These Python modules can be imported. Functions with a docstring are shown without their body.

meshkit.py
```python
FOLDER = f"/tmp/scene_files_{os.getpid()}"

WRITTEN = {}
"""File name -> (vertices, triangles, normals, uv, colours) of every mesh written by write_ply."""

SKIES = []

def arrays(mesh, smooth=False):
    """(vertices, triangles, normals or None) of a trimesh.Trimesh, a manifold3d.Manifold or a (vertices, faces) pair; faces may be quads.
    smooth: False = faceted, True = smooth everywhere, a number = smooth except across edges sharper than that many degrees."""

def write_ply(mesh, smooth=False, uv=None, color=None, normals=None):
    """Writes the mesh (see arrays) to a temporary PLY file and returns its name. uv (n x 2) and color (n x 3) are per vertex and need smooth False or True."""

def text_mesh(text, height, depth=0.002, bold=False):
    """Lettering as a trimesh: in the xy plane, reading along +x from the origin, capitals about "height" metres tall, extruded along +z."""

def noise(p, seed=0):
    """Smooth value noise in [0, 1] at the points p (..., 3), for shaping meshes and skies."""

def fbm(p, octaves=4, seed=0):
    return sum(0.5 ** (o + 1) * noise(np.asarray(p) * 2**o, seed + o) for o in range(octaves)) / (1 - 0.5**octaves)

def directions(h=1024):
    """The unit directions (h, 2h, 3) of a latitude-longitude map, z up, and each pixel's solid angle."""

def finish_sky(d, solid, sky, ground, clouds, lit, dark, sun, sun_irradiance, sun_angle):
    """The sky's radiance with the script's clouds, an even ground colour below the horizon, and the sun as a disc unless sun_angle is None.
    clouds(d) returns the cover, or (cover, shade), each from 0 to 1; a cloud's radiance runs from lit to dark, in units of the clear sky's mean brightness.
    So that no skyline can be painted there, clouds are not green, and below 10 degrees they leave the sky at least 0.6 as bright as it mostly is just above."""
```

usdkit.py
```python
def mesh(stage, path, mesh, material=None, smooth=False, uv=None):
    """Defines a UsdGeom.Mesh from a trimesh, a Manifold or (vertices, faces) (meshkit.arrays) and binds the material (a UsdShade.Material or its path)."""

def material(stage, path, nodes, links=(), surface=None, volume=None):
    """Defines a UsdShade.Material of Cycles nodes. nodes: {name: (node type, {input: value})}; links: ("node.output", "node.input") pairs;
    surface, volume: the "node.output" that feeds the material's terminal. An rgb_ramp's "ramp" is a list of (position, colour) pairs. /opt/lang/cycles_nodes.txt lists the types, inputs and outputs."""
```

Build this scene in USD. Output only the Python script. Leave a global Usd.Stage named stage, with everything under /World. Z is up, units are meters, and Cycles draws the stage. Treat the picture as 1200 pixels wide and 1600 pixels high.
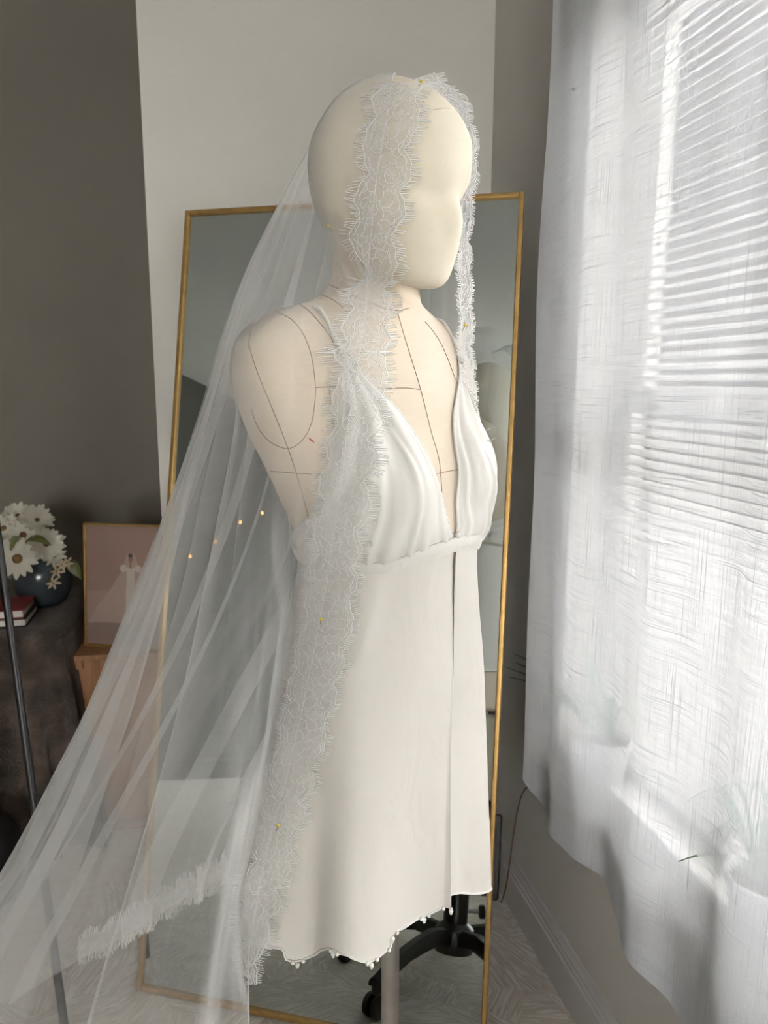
import math, random, numpy as np, trimesh, manifold3d, shapely, usdkit, meshkit
from pxr import Usd, UsdGeom, UsdLux, UsdShade, Gf, Sdf, Vt
ROT = -0.2289
CAM = np.array([0, 0, 1.3836]); CR = np.array([.97401218, -.22647863, .00277475]); CU = np.array([.0362214, .16784643, .98514749]); CF = np.array([.22358059, .95944515, -.17168784])
FPX = 1150.0
def ray(px, py): return CF+CR*(px-600)/FPX-CU*(py-800)/FPX
def at(px, py, d): return CAM+ray(px, py)*d
def pix(P):
    d = np.asarray(P, float)-CAM; z = d@CF
    return np.stack([600+FPX*(d@CR)/z, 800-FPX*(d@CU)/z, z], -1)
# SPLIT
stage = Usd.Stage.CreateInMemory()
UsdGeom.SetStageUpAxis(stage, 'Z'); UsdGeom.SetStageMetersPerUnit(stage, 1.0)
W = UsdGeom.Xform.Define(stage, '/World').GetPrim()
# ---------------------------------------------------------------- camera, sky, exposure
cam = UsdGeom.Camera.Define(stage, '/World/camera')
cam.CreateHorizontalApertureAttr(24.0); cam.CreateVerticalApertureAttr(32.0); cam.CreateFocalLengthAttr(24.0*FPX/1200)
cam.CreateClippingRangeAttr((0.03, 200.0)); cam.CreateExposureAttr(0.0)
cam.CreateFStopAttr(7.5); cam.CreateFocusDistanceAttr(0.90)
m4 = Gf.Matrix4d(*[float(x) for r in (list(CR)+[0], list(CU)+[0], list(-CF)+[0], list(CAM)+[1]) for x in r])
UsdGeom.Xformable(cam).AddTransformOp().Set(m4)
SKY = 10.0
dome = UsdLux.DomeLight.Define(stage, '/World/sky')
dome.CreateIntensityAttr(SKY); dome.CreateColorAttr(Gf.Vec3f(1.0, .985, .955))

# ---------------------------------------------------------------- helpers
used = {}
def free(parent, name):
    k = used.get((parent, name), 0); used[(parent, name)] = k+1
    return f'{parent}/{name}' if k == 0 else f'{parent}/{name}_{k:03d}'
def tag(prim, label=None, category=None, group=None, kind=None):
    for k, v in (('label', label), ('category', category), ('group', group), ('kind', kind)):
        if v: prim.SetCustomDataByKey(k, v)
    return prim
def pth(parent): return '/World' if parent is None else str(parent.GetPath())
def obj(name, mesh, m, parent=None, smooth=35, uv=None, **t):
    p = usdkit.mesh(stage, free(pth(parent), name), mesh, MAT[m] if isinstance(m, str) else m, smooth=smooth, uv=uv).GetPrim()
    return tag(p, **t)
def thing(name, label, category, loc=None, group=None, kind=None):
    x = UsdGeom.Xform.Define(stage, free('/World', name))
    if loc is not None: x.AddTranslateOp().Set(Gf.Vec3d(*map(float, loc)))
    return tag(x.GetPrim(), label, category, group, kind)
def dup(src, loc, rotz=0, label=None, group=None):
    was = src.GetCustomData(); name = src.GetName()
    x = UsdGeom.Xform.Define(stage, free('/World', name)); r = x.GetPrim()
    r.GetReferences().AddInternalReference(src.GetPath()); r.SetInstanceable(True)
    x.ClearXformOpOrder(); x.AddTranslateOp().Set(Gf.Vec3d(*map(float, loc)))
    if rotz: x.AddRotateZOp().Set(rotz)
    return tag(r, label or was['label'], was['category'], group or was.get('group'))
def cat(ms): return trimesh.util.concatenate(ms)
def box(x0, x1, y0, y1, z0, z1):
    m = trimesh.creation.box([abs(x1-x0), abs(y1-y0), abs(z1-z0)]); m.apply_translation([(x0+x1)/2, (y0+y1)/2, (z0+z1)/2]); return m
def rbox(x0, x1, y0, y1, z0, z1, r=.004, seg=3):
    s = manifold3d.Manifold.sphere(r, 4*seg)
    c = [s.translate([x, y, z]) for x in (x0+r, x1-r) for y in (y0+r, y1-r) for z in (z0+r, z1-r)]
    q = manifold3d.Manifold.batch_hull(c).to_mesh(); return trimesh.Trimesh(q.vert_properties[:, :3], q.tri_verts, process=False)
def unit(v): v = np.asarray(v, float); return v/np.maximum(np.linalg.norm(v, axis=-1, keepdims=True), 1e-12)
def tube(P, r, n=8, caps=True):
    P = np.asarray(P, float); T = unit(np.gradient(P, axis=0)); r = np.broadcast_to(r, (len(P),))
    a = np.cross(T[0], [0, 0, 1.] if abs(T[0][2]) < .9 else [1., 0, 0]); a /= np.linalg.norm(a); A = []
    for t in T: a = a-(a@t)*t; a = a/np.linalg.norm(a); A.append(a)
    A = np.array(A); B = np.cross(T, A); ang = np.arange(n)*2*np.pi/n
    v = P[:, None]+r[:, None, None]*(np.cos(ang)[None, :, None]*A[:, None]+np.sin(ang)[None, :, None]*B[:, None])
    i, j = np.meshgrid(np.arange(len(P)-1), np.arange(n), indexing='ij'); j2 = (j+1) % n
    q = np.stack([i*n+j, i*n+j2, (i+1)*n+j2, (i+1)*n+j], -1).reshape(-1, 4)
    F = [q[:, [0, 1, 2]], q[:, [0, 2, 3]]]; V = v.reshape(-1, 3)
    if caps:
        k = np.arange(n); k2 = (k+1) % n; o = (len(P)-1)*n
        V = np.vstack([V, P[0], P[-1]]); F += [np.stack([k2, k, 0*k+len(V)-2], -1), np.stack([o+k, o+k2, 0*k+len(V)-1], -1)]
    return trimesh.Trimesh(V, np.vstack(F), process=False)
def spl(P, n, closed=False):
    P = np.asarray(P, float)
    if closed: P = np.vstack([P, P[:1]])
    d = np.r_[0, np.cumsum(np.linalg.norm(np.diff(P, axis=0), axis=1))]
    f = CubicSpline(d, P, bc_type='periodic') if closed else PchipInterpolator(d, P)
    return f(np.linspace(0, d[-1], n))
def grid(P, closed_u=False):
    a, b = P.shape[:2]; i, j = np.meshgrid(np.arange(a-1), np.arange(b if closed_u else b-1), indexing='ij'); j2 = (j+1) % b
    q = np.stack([i*b+j, i*b+j2, (i+1)*b+j2, (i+1)*b+j], -1).reshape(-1, 4)
    return trimesh.Trimesh(P.reshape(-1, 3), np.vstack([q[:, [0, 1, 2]], q[:, [0, 2, 3]]]), process=False)
def thick(P, t, closed=False):
    """a grid surface given a thickness t along its normals, edges closed"""
    m = grid(P, closed); n = usd_normals(m).reshape(P.shape); Q = P-n*t
    m2 = grid(Q, closed); V = np.vstack([m.vertices, m2.vertices]); N = len(m.vertices)
    F = [m.faces, m2.faces[:, ::-1]+N]; a, b = P.shape[:2]
    def rim(ids):
        ids = np.asarray(ids); p, q = ids[:-1], ids[1:]
        F.extend([np.stack([p, p+N, q], -1), np.stack([q, p+N, q+N], -1)])
    if not closed:
        rim(np.r_[np.arange(b)[::-1], np.arange(a)*b, (a-1)*b+np.arange(b), np.arange(a)[::-1]*b+b-1])
    else:
        rim(np.r_[np.arange(b), 0][::-1]); rim((a-1)*b+np.r_[np.arange(b), 0])
    return trimesh.Trimesh(V, np.vstack(F), process=False)
def usd_normals(m):
    return meshkit.arrays((m.vertices, m.faces), True)[2]
def lathe(prof, n=32, loc=(0, 0, 0)):
    p = np.asarray(prof, float); a = np.linspace(0, 2*np.pi, n, endpoint=False)
    P = np.stack([p[:, :1]*np.cos(a), p[:, :1]*np.sin(a), np.repeat(p[:, 1:2], n, 1)], -1)+np.asarray(loc)
    m = grid(P, True); m.faces = m.faces[:, ::-1]; m.fix_normals() if False else None; return m
def frame_to(o, ex, ey, ez, m):
    T = np.eye(4); T[:3, 0], T[:3, 1], T[:3, 2], T[:3, 3] = ex, ey, ez, o; m = m.copy(); m.apply_transform(T); return m

# ---------------------------------------------------------------- materials
UsdGeom.Scope.Define(stage, '/World/Looks'); MAT = {}
def M_(name, nodes, links=(), surface='p.BSDF', **k):
    MAT[name] = usdkit.material(stage, '/World/Looks/'+name, nodes, links, surface=surface, **k); return MAT[name]
def plain(name, col, rough=.5, noise=0, scale=20, bump=0, **kw):
    n = {'p': ('principled_bsdf', dict(base_color=col, roughness=rough, **kw))}; l = []
    if noise or bump:
        n['g'] = ('geometry', {}); n['n'] = ('noise_texture', {'scale': scale, 'detail': 4}); l += [('g.position', 'n.vector')]
    if noise:
        c = np.array(col); n['r'] = ('rgb_ramp', {'ramp': [(.3, tuple(c*(1-noise))), (.7, tuple(np.minimum(c*(1+noise), 1)))]}); l += [('n.fac', 'r.fac'), ('r.color', 'p.base_color')]
    if bump: n['b'] = ('bump', {'strength': bump, 'distance': .002}); l += [('n.fac', 'b.height'), ('b.normal', 'p.normal')]
    return M_(name, n, l)
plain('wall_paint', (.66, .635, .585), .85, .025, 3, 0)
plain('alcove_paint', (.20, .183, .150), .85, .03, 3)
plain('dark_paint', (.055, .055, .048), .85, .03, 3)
plain('ceiling_paint', (.74, .74, .72), .9, .02, 3)
plain('trim_paint', (.62, .60, .58), .4)
plain('window_white', (.82, .82, .80), .35)
plain('gold', (.46, .29, .105), .40, .12, 60, metallic=.85)
plain('black_metal', (.012, .012, .013), .38, .2, 40)
plain('black_cloth', (.012, .012, .014), .8, .3, 60)
plain('chrome', (.72, .69, .66), .32, .1, 30, metallic=1.0)
plain('brown_cord', (.10, .05, .03), .6)
plain('pin_steel', (.6, .6, .6), .25, metallic=1.0)
plain('pin_yellow', (.85, .66, .06), .3)
plain('red_thread', (.55, .05, .05), .7)
plain('seam_thread', (.30, .22, .14), .9)
plain('pearl', (.86, .83, .78), .18, coat_weight=.5)
M_('mirror_glass', {'p': ('metallic_bsdf', {'color': (.70, .755, .735), 'edge_tint': (.9, .93, .92), 'roughness': .0, 'distribution': 'ggx'})})
# calico of the dress form: fine weave
M_('calico', {'g': ('geometry', {}), 'w': ('wave_texture', {'wave_type': 'bands', 'bands_direction': 'z', 'scale': 260, 'distortion': 1.5}), 'n': ('noise_texture', {'scale': 9, 'detail': 5}),
   'r': ('rgb_ramp', {'ramp': [(.3, (.70, .60, .48)), (.7, (.77, .67, .55))]}), 'b': ('bump', {'strength': .12, 'distance': .0006}), 'p': ('principled_bsdf', {'roughness': .8, 'sheen_weight': .15})},
   [('g.position', 'w.vector'), ('g.position', 'n.vector'), ('n.fac', 'r.fac'), ('r.color', 'p.base_color'), ('w.fac', 'b.height'), ('b.normal', 'p.normal')])
M_('head_cloth', {'g': ('geometry', {}), 'w': ('wave_texture', {'wave_type': 'bands', 'bands_direction': 'z', 'scale': 300, 'distortion': 1.5}), 'n': ('noise_texture', {'scale': 7, 'detail': 5}),
   'r': ('rgb_ramp', {'ramp': [(.3, (.78, .71, .57)), (.7, (.84, .77, .63))]}), 'b': ('bump', {'strength': .08, 'distance': .0006}), 'p': ('principled_bsdf', {'roughness': .75, 'sheen_weight': .1})},
   [('g.position', 'w.vector'), ('g.position', 'n.vector'), ('n.fac', 'r.fac'), ('r.color', 'p.base_color'), ('w.fac', 'b.height'), ('b.normal', 'p.normal')])
# satin: a little light comes through
def satin(name, col, tr):
    M_(name, {'g': ('geometry', {}), 'm': ('mapping', {'scale': (5, 5, 2.2)}), 'n': ('noise_texture', {'scale': 4, 'detail': 3, 'distortion': .8}), 'b': ('bump', {'strength': .22, 'distance': .01}),
       'p': ('principled_bsdf', {'base_color': col, 'roughness': .42, 'specular_ior_level': .45, 'sheen_weight': .12, 'sheen_roughness': .4}), 't': ('translucent_bsdf', {'color': col}), 'x': ('mix_closure', {'fac': tr})},
       [('g.position', 'm.vector'), ('m.vector', 'n.vector'), ('n.fac', 'b.height'), ('b.normal', 'p.normal'), ('p.BSDF', 'x.closure1'), ('t.BSDF', 'x.closure2')], surface='x.closure')
satin('satin', (.82, .80, .755), .10); satin('satin_skirt', (.81, .775, .725), .16)
# tulle: thin net, denser where seen edge-on
def net(name, col, a0, a1, blend, trans=.22):
    M_(name, {'lw': ('layer_weight', {'blend': blend}), 'mr': ('map_range', {'from_min': 0., 'from_max': 1., 'to_min': a0, 'to_max': a1, 'clamp': True}),
       'd': ('diffuse_bsdf', {'color': col}), 't': ('translucent_bsdf', {'color': col}), 'm': ('mix_closure', {'fac': trans}), 'c': ('transparent_bsdf', {}), 'x': ('mix_closure', {})},
       [('lw.facing', 'mr.value'), ('mr.result', 'x.fac'), ('d.BSDF', 'm.closure1'), ('t.BSDF', 'm.closure2'), ('c.BSDF', 'x.closure1'), ('m.closure', 'x.closure2')], surface='x.closure')
net('tulle', (.98, .98, .97), .085, .98, .23)
# lace ground: fine net with denser petals, by the strip's own coordinates in metres
M_('lace_net', {'u': ('uvmap', {'attribute': 'st'}), 'v': ('voronoi_texture', {'dimensions': '2D', 'feature': 'distance_to_edge', 'scale': 520.}), 'c': ('map_range', {'from_min': .02, 'from_max': .22, 'to_min': .55, 'to_max': .07, 'clamp': True}),
   'n': ('noise_texture', {'dimensions': '2D', 'scale': 70., 'detail': 2}), 'nr': ('map_range', {'from_min': .42, 'from_max': .62, 'to_min': .0, 'to_max': .15, 'clamp': True}), 'a': ('math', {'math_type': 'add', 'use_clamp': True}),
   'd': ('diffuse_bsdf', {'color': (.95, .95, .93)}), 't': ('translucent_bsdf', {'color': (.95, .95, .93)}), 'm': ('mix_closure', {'fac': .18}), 'k': ('transparent_bsdf', {}), 'x': ('mix_closure', {})},
   [('u.UV', 'v.vector'), ('u.UV', 'n.vector'), ('v.distance', 'c.value'), ('n.fac', 'nr.value'), ('c.result', 'a.value1'), ('nr.result', 'a.value2'), ('a.value', 'x.fac'), ('d.BSDF', 'm.closure1'), ('t.BSDF', 'm.closure2'), ('k.BSDF', 'x.closure1'), ('m.closure', 'x.closure2')], surface='x.closure')
M_('lace_thread', {'d': ('diffuse_bsdf', {'color': (.94, .94, .92)}), 't': ('translucent_bsdf', {'color': (.94, .94, .92)}), 'm': ('mix_closure', {'fac': .15})}, [('d.BSDF', 'm.closure1'), ('t.BSDF', 'm.closure2')], surface='m.closure')
# slubbed linen of the curtain: threads both ways
def linen(name, a_open, trans):
    M_(name, {'g': ('geometry', {}),
       'm1': ('mapping', {'scale': (6, 560, 5)}), 'n1': ('noise_texture', {'scale': 1., 'detail': 3, 'roughness': .6}), 'm2': ('mapping', {'scale': (6, 7, 560)}), 'n2': ('noise_texture', {'scale': 1., 'detail': 3, 'roughness': .6}),
       'r1': ('map_range', {'from_min': .53, 'from_max': .72, 'to_min': 0, 'to_max': 1, 'clamp': True}), 'r2': ('map_range', {'from_min': .53, 'from_max': .72, 'to_min': 0, 'to_max': 1, 'clamp': True}),
       'mx': ('math', {'math_type': 'maximum'}), 'al': ('map_range', {'from_min': 0., 'from_max': 1., 'to_min': 1-a_open, 'to_max': 1., 'clamp': True}),
       'cr': ('rgb_ramp', {'ramp': [(0, (.84, .86, .91)), (1, (.58, .60, .64))]}), 'd': ('diffuse_bsdf', {}), 't': ('translucent_bsdf', {}), 'm': ('mix_closure', {'fac': trans}), 'k': ('transparent_bsdf', {}), 'x': ('mix_closure', {})},
       [('g.position', 'm1.vector'), ('g.position', 'm2.vector'), ('m1.vector', 'n1.vector'), ('m2.vector', 'n2.vector'), ('n1.fac', 'r1.value'), ('n2.fac', 'r2.value'), ('r1.result', 'mx.value1'), ('r2.result', 'mx.value2'),
        ('mx.value', 'al.value'), ('mx.value', 'cr.fac'), ('cr.color', 'd.color'), ('cr.color', 't.color'), ('al.result', 'x.fac'), ('d.BSDF', 'm.closure1'), ('t.BSDF', 'm.closure2'), ('k.BSDF', 'x.closure1'), ('m.closure', 'x.closure2')], surface='x.closure')
linen('linen', .30, .13); linen('linen_hem', .12, .35)
# carpet: patches of brushed pile lying different ways
M_('carpet', {'g': ('geometry', {}), 'dn': ('noise_texture', {'scale': 9., 'detail': 2}), 'dv': ('vector_math', {'math_type': 'multiply_add', 'vector2': (.10, .10, .0)}),
   'v': ('voronoi_texture', {'dimensions': '2D', 'feature': 'f1', 'scale': 9.5}), 's': ('separate_color', {}), 'a': ('math', {'math_type': 'multiply', 'value2': 6.28}), 'vr': ('vector_rotate', {'rotate_type': 'z_axis'}),
   'mp': ('mapping', {'scale': (140, 15, 1)}), 'w': ('noise_texture', {'dimensions': '2D', 'scale': 1., 'detail': 2, 'distortion': .5}), 'n': ('noise_texture', {'scale': 6., 'detail': 5}), 'wr': ('rgb_ramp', {'ramp': [(.32, (.62, .555, .48)), (.5, (.71, .65, .575)), (.66, (.86, .82, .76))]}),
   'nr': ('rgb_ramp', {'ramp': [(.35, (.86, .86, .86)), (.7, (1., 1., 1.))]}), 'mu': ('mix_color', {'blend_type': 'multiply', 'fac': 1.}), 'fn': ('noise_texture', {'scale': 700., 'detail': 2}), 'b': ('bump', {'strength': .5, 'distance': .004}), 'p': ('principled_bsdf', {'roughness': .9, 'sheen_weight': .2})},
   [('g.position', 'dn.vector'), ('dn.color', 'dv.vector1'), ('g.position', 'dv.vector3'), ('dv.vector', 'v.vector'), ('v.color', 's.color'), ('s.r', 'a.value1'), ('a.value', 'vr.angle'), ('g.position', 'vr.vector'), ('vr.vector', 'mp.vector'), ('mp.vector', 'w.vector'), ('g.position', 'n.vector'), ('w.fac', 'wr.fac'), ('n.fac', 'nr.fac'), ('wr.color', 'mu.a'), ('nr.color', 'mu.b'), ('mu.result', 'p.base_color'), ('w.fac', 'b.height'), ('b.normal', 'p.normal')])
M_('pane', {'f': ('fresnel', {'IOR': 1.5}), 't': ('transparent_bsdf', {}), 'gl': ('glossy_bsdf', {'roughness': .0, 'color': (1, 1, 1)}), 'x': ('mix_closure', {})}, [('f.fac', 'x.fac'), ('t.BSDF', 'x.closure1'), ('gl.BSDF', 'x.closure2')], surface='x.closure')
M_('slat', {'d': ('principled_bsdf', {'base_color': (.85, .85, .84), 'roughness': .4}), 't': ('translucent_bsdf', {'color': (.9, .9, .88)}), 'x': ('mix_closure', {'fac': .18})}, [('d.BSDF', 'x.closure1'), ('t.BSDF', 'x.closure2')], surface='x.closure')
def leafmat(name, c):
    M_(name, {'d': ('principled_bsdf', {'base_color': c, 'roughness': .45}), 't': ('translucent_bsdf', {'color': c}), 'x': ('mix_closure', {'fac': .3})}, [('d.BSDF', 'x.closure1'), ('t.BSDF', 'x.closure2')], surface='x.closure')
leafmat('plant_leaf', (.16, .25, .18)); leafmat('green_leaf', (.13, .15, .04)); leafmat('petal', (.80, .77, .66)); leafmat('cream_petal', (.72, .60, .42))
plain('flower_eye', (.16, .09, .03), .9, .4, 200); plain('twig', (.07, .045, .03), .8); plain('pot_grey', (.55, .56, .56), .6, .05, 20); plain('soil', (.05, .035, .025), .95, .3, 80)
plain('vase_glaze', (.045, .058, .066), .25, .12, 12, coat_weight=.4); plain('book_red', (.22, .03, .03), .5); plain('book_dark', (.03, .03, .035), .5); plain('paper', (.75, .72, .66), .8)
plain('print_pink', (.27, .175, .14), .7); plain('print_pale', (.32, .22, .18), .7); plain('print_gown', (.46, .40, .35), .7); plain('print_veil', (.36, .265, .22), .7); plain('print_skin', (.22, .12, .085), .7); plain('print_hair', (.05, .03, .025), .7); plain('print_floor', (.21, .145, .12), .7)
M_('fur', {'g': ('geometry', {}), 'n': ('noise_texture', {'scale': 11., 'detail': 6, 'distortion': .25}), 'f': ('noise_texture', {'scale': 260., 'detail': 2}), 'r': ('rgb_ramp', {'ramp': [(.3, (.025, .018, .013)), (.5, (.06, .043, .032)), (.68, (.14, .105, .08))]}), 'b': ('bump', {'strength': .8, 'distance': .006}), 'p': ('principled_bsdf', {'roughness': .9, 'sheen_weight': .3})},
   [('g.position', 'n.vector'), ('g.position', 'f.vector'), ('n.fac', 'r.fac'), ('r.color', 'p.base_color'), ('f.fac', 'b.height'), ('b.normal', 'p.normal')])
M_('wood', {'g': ('geometry', {}), 'm': ('mapping', {'scale': (40, 40, 3)}), 'n': ('noise_texture', {'scale': 1.5, 'detail': 5, 'distortion': .6}), 'r': ('rgb_ramp', {'ramp': [(.3, (.25, .115, .05)), (.7, (.40, .20, .095))]}), 'p': ('principled_bsdf', {'roughness': .5})}, [('g.position', 'm.vector'), ('m.vector', 'n.vector'), ('n.fac', 'r.fac'), ('r.color', 'p.base_color')])
plain('dresser_cream', (.62, .58, .50), .6, .03, 5); plain('dresser_dark', (.04, .03, .025), .6)
plain('bulb_glow', (1, .7, .4), .5, emission_color=(1., .42, .12), emission_strength=5.)
plain('siding', (.55, .54, .52), .8, .05, 2); plain('shingle', (.16, .15, .15), .9, .2, 6); plain('paving', (.48, .47, .45), .95, .1, 2); plain('outdoor_pane', (.05, .06, .07), .1)
# ---------------------------------------------------------------- body shape (local: x her left, y forward)
from scipy.interpolate import PchipInterpolator, CubicSpline
PSI = math.radians(46); HPSI = math.radians(53)
def frame(psi):
    s, c = math.sin(psi), math.cos(psi)
    fw = np.array([s*math.cos(ROT)+c*math.sin(ROT), s*math.sin(ROT)-c*math.cos(ROT), 0.])
    return np.cross([0, 0, 1.], fw), fw
LFT, FWD = frame(PSI)
HL, HF = frame(HPSI)
MAN = np.array([0.2313, 0.943, 0.0])
def to_world(v, lf=LFT, fw=FWD): v = np.asarray(v, float); return MAN + v[..., :1]*lf + v[..., 1:2]*fw + v[..., 2:3]*np.array([0, 0, 1.])
def to_local(v): v = np.asarray(v, float)-MAN; return np.stack([v@LFT, v@FWD, v[..., 2]], -1)
TORSO = np.array([  # z, half width, front, back, exponent, shoulder roll
 [.700, .125, .080, .120, 2.2, 0], [.80, .140, .090, .130, 2.2, 0], [.90, .142, .094, .130, 2.2, 0], [1.0, .130, .094, .120, 2.2, 0],
 [1.08, .120, .090, .116, 2.2, 0], [1.14, .114, .092, .122, 2.2, 0], [1.19, .124, .102, .130, 2.2, .004], [1.24, .142, .088, .136, 2.3, .012],
 [1.285, .160, .078, .138, 2.4, .022], [1.33, .178, .066, .136, 2.5, .034], [1.37, .190, .055, .132, 2.5, .042], [1.405, .196, .043, .126, 2.4, .044],
 [1.434, .188, .032, .122, 2.3, .046], [1.453, .168, .025, .122, 2.2, .044], [1.467, .142, .020, .124, 2.1, .042], [1.479, .110, .017, .124, 2.0, .036], [1.489, .082, .010, .118, 2.0, .024],
 [1.504, .060, -.008, .110, 2.0, .008], [1.53, .046, -.028, .104, 2.0, 0], [1.56, .046, -.024, .102, 2.0, 0], [1.60, .05, -.005, .10, 2.0, 0]])
def torso_mesh(nz=150, nt=144):
    zs = TORSO[:, 0]; s = np.linspace(0, len(zs)-1, nz); idx = np.arange(len(zs))
    g = [PchipInterpolator(idx, TORSO[:, k])(s) for k in range(6)]
    t = np.linspace(0, 2*np.pi, nt, endpoint=False)
    c, sn = np.cos(t), np.sin(t)
    z, w, f, b, n, roll = [q[:, None] for q in g]
    x = w*np.sign(c)*np.abs(c)**(2/n); y = np.where(sn >= 0, f, b)*np.sign(sn)*np.abs(sn)**(2/n)
    y = y-roll*(x/w)**2
    zz = z+0*x
    for sx in (-1, 1):  # bust
        d = np.exp(-((x-sx*.075)/.052)**2-((zz-1.258)/.052)**2)*(sn > 0)*np.clip(sn, 0, 1)**.5
        y = y+.028*d
    # shoulder blades flatten, spine hollow
    v = np.stack([x, y, zz], -1)
    cap0, cap1 = v[0].mean(0), v[-1].mean(0)
    V = np.vstack([v.reshape(-1, 3), cap0, cap1])
    i, j = np.meshgrid(np.arange(nz-1), np.arange(nt), indexing='ij'); j2 = (j+1) % nt
    q = np.stack([i*nt+j, i*nt+j2, (i+1)*nt+j2, (i+1)*nt+j], -1).reshape(-1, 4)
    F = np.vstack([q[:, [0, 1, 2]], q[:, [0, 2, 3]]]); k = np.arange(nt); k2 = (k+1) % nt
    F = np.vstack([F, np.stack([k2, k, 0*k+nz*nt], -1), np.stack([(nz-1)*nt+k, (nz-1)*nt+k2, 0*k+nz*nt+1], -1)])
    return trimesh.Trimesh(to_world(V), F[:, ::-1], process=False)
HEAD = np.array([  # z, front, back, half width, exponent
 [1.500, .066, .040, .012, 2.0], [1.506, .074, .018, .026, 2.0], [1.514, .078, .000, .036, 2.1], [1.530, .083, -.030, .048, 2.1], [1.550, .087, -.060, .058, 2.2],
 [1.575, .088, -.084, .066, 2.2], [1.600, .088, -.098, .074, 2.3], [1.630, .099, -.108, .078, 2.3], [1.660, .100, -.110, .079, 2.3],
 [1.685, .092, -.105, .075, 2.2], [1.707, .076, -.092, .066, 2.1], [1.726, .054, -.074, .053, 2.1], [1.740, .030, -.052, .036, 2.0], [1.747, .012, -.036, .022, 2.0], [1.749, -.006, -.018, .008, 2.0]])
def head_mesh(nz=110, nt=120):
    idx = np.arange(len(HEAD)); s = np.linspace(0, len(HEAD)-1, nz)
    z, f, b, w, n = [PchipInterpolator(idx, HEAD[:, k])(s)[:, None] for k in range(5)]
    t = np.linspace(0, 2*np.pi, nt, endpoint=False); c, sn = np.cos(t), np.sin(t)
    cy = (f+b)/2; h = (f-b)/2
    # widest a little behind the middle, face tapering forwards
    x = w*np.sign(c)*np.abs(c)**(2/n)*(1-.10*sn); y = cy+h*np.sign(sn)*np.abs(sn)**(2/n)
    zz = z+0*x
    nose = np.exp(-(x/.016)**2-((zz-1.572)/.026)**2)*(sn > 0)
    eye = sum(np.exp(-((x-sx*.034)/.018)**2-((zz-1.598)/.016)**2) for sx in (-1, 1))*(sn > 0)
    y = y+.011*nose-.006*eye
    v = np.stack([x, y, zz], -1)
    V = np.vstack([v.reshape(-1, 3), v[0].mean(0), v[-1].mean(0)])
    i, j = np.meshgrid(np.arange(nz-1), np.arange(nt), indexing='ij'); j2 = (j+1) % nt
    q = np.stack([i*nt+j, i*nt+j2, (i+1)*nt+j2, (i+1)*nt+j], -1).reshape(-1, 4)
    F = np.vstack([q[:, [0, 1, 2]], q[:, [0, 2, 3]]]); k = np.arange(nt); k2 = (k+1) % nt
    F = np.vstack([F, np.stack([k2, k, 0*k+nz*nt], -1), np.stack([(nz-1)*nt+k, (nz-1)*nt+k2, 0*k+nz*nt+1], -1)])
    return trimesh.Trimesh(to_world(V, HL, HF), F[:, ::-1], process=False)
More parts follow.
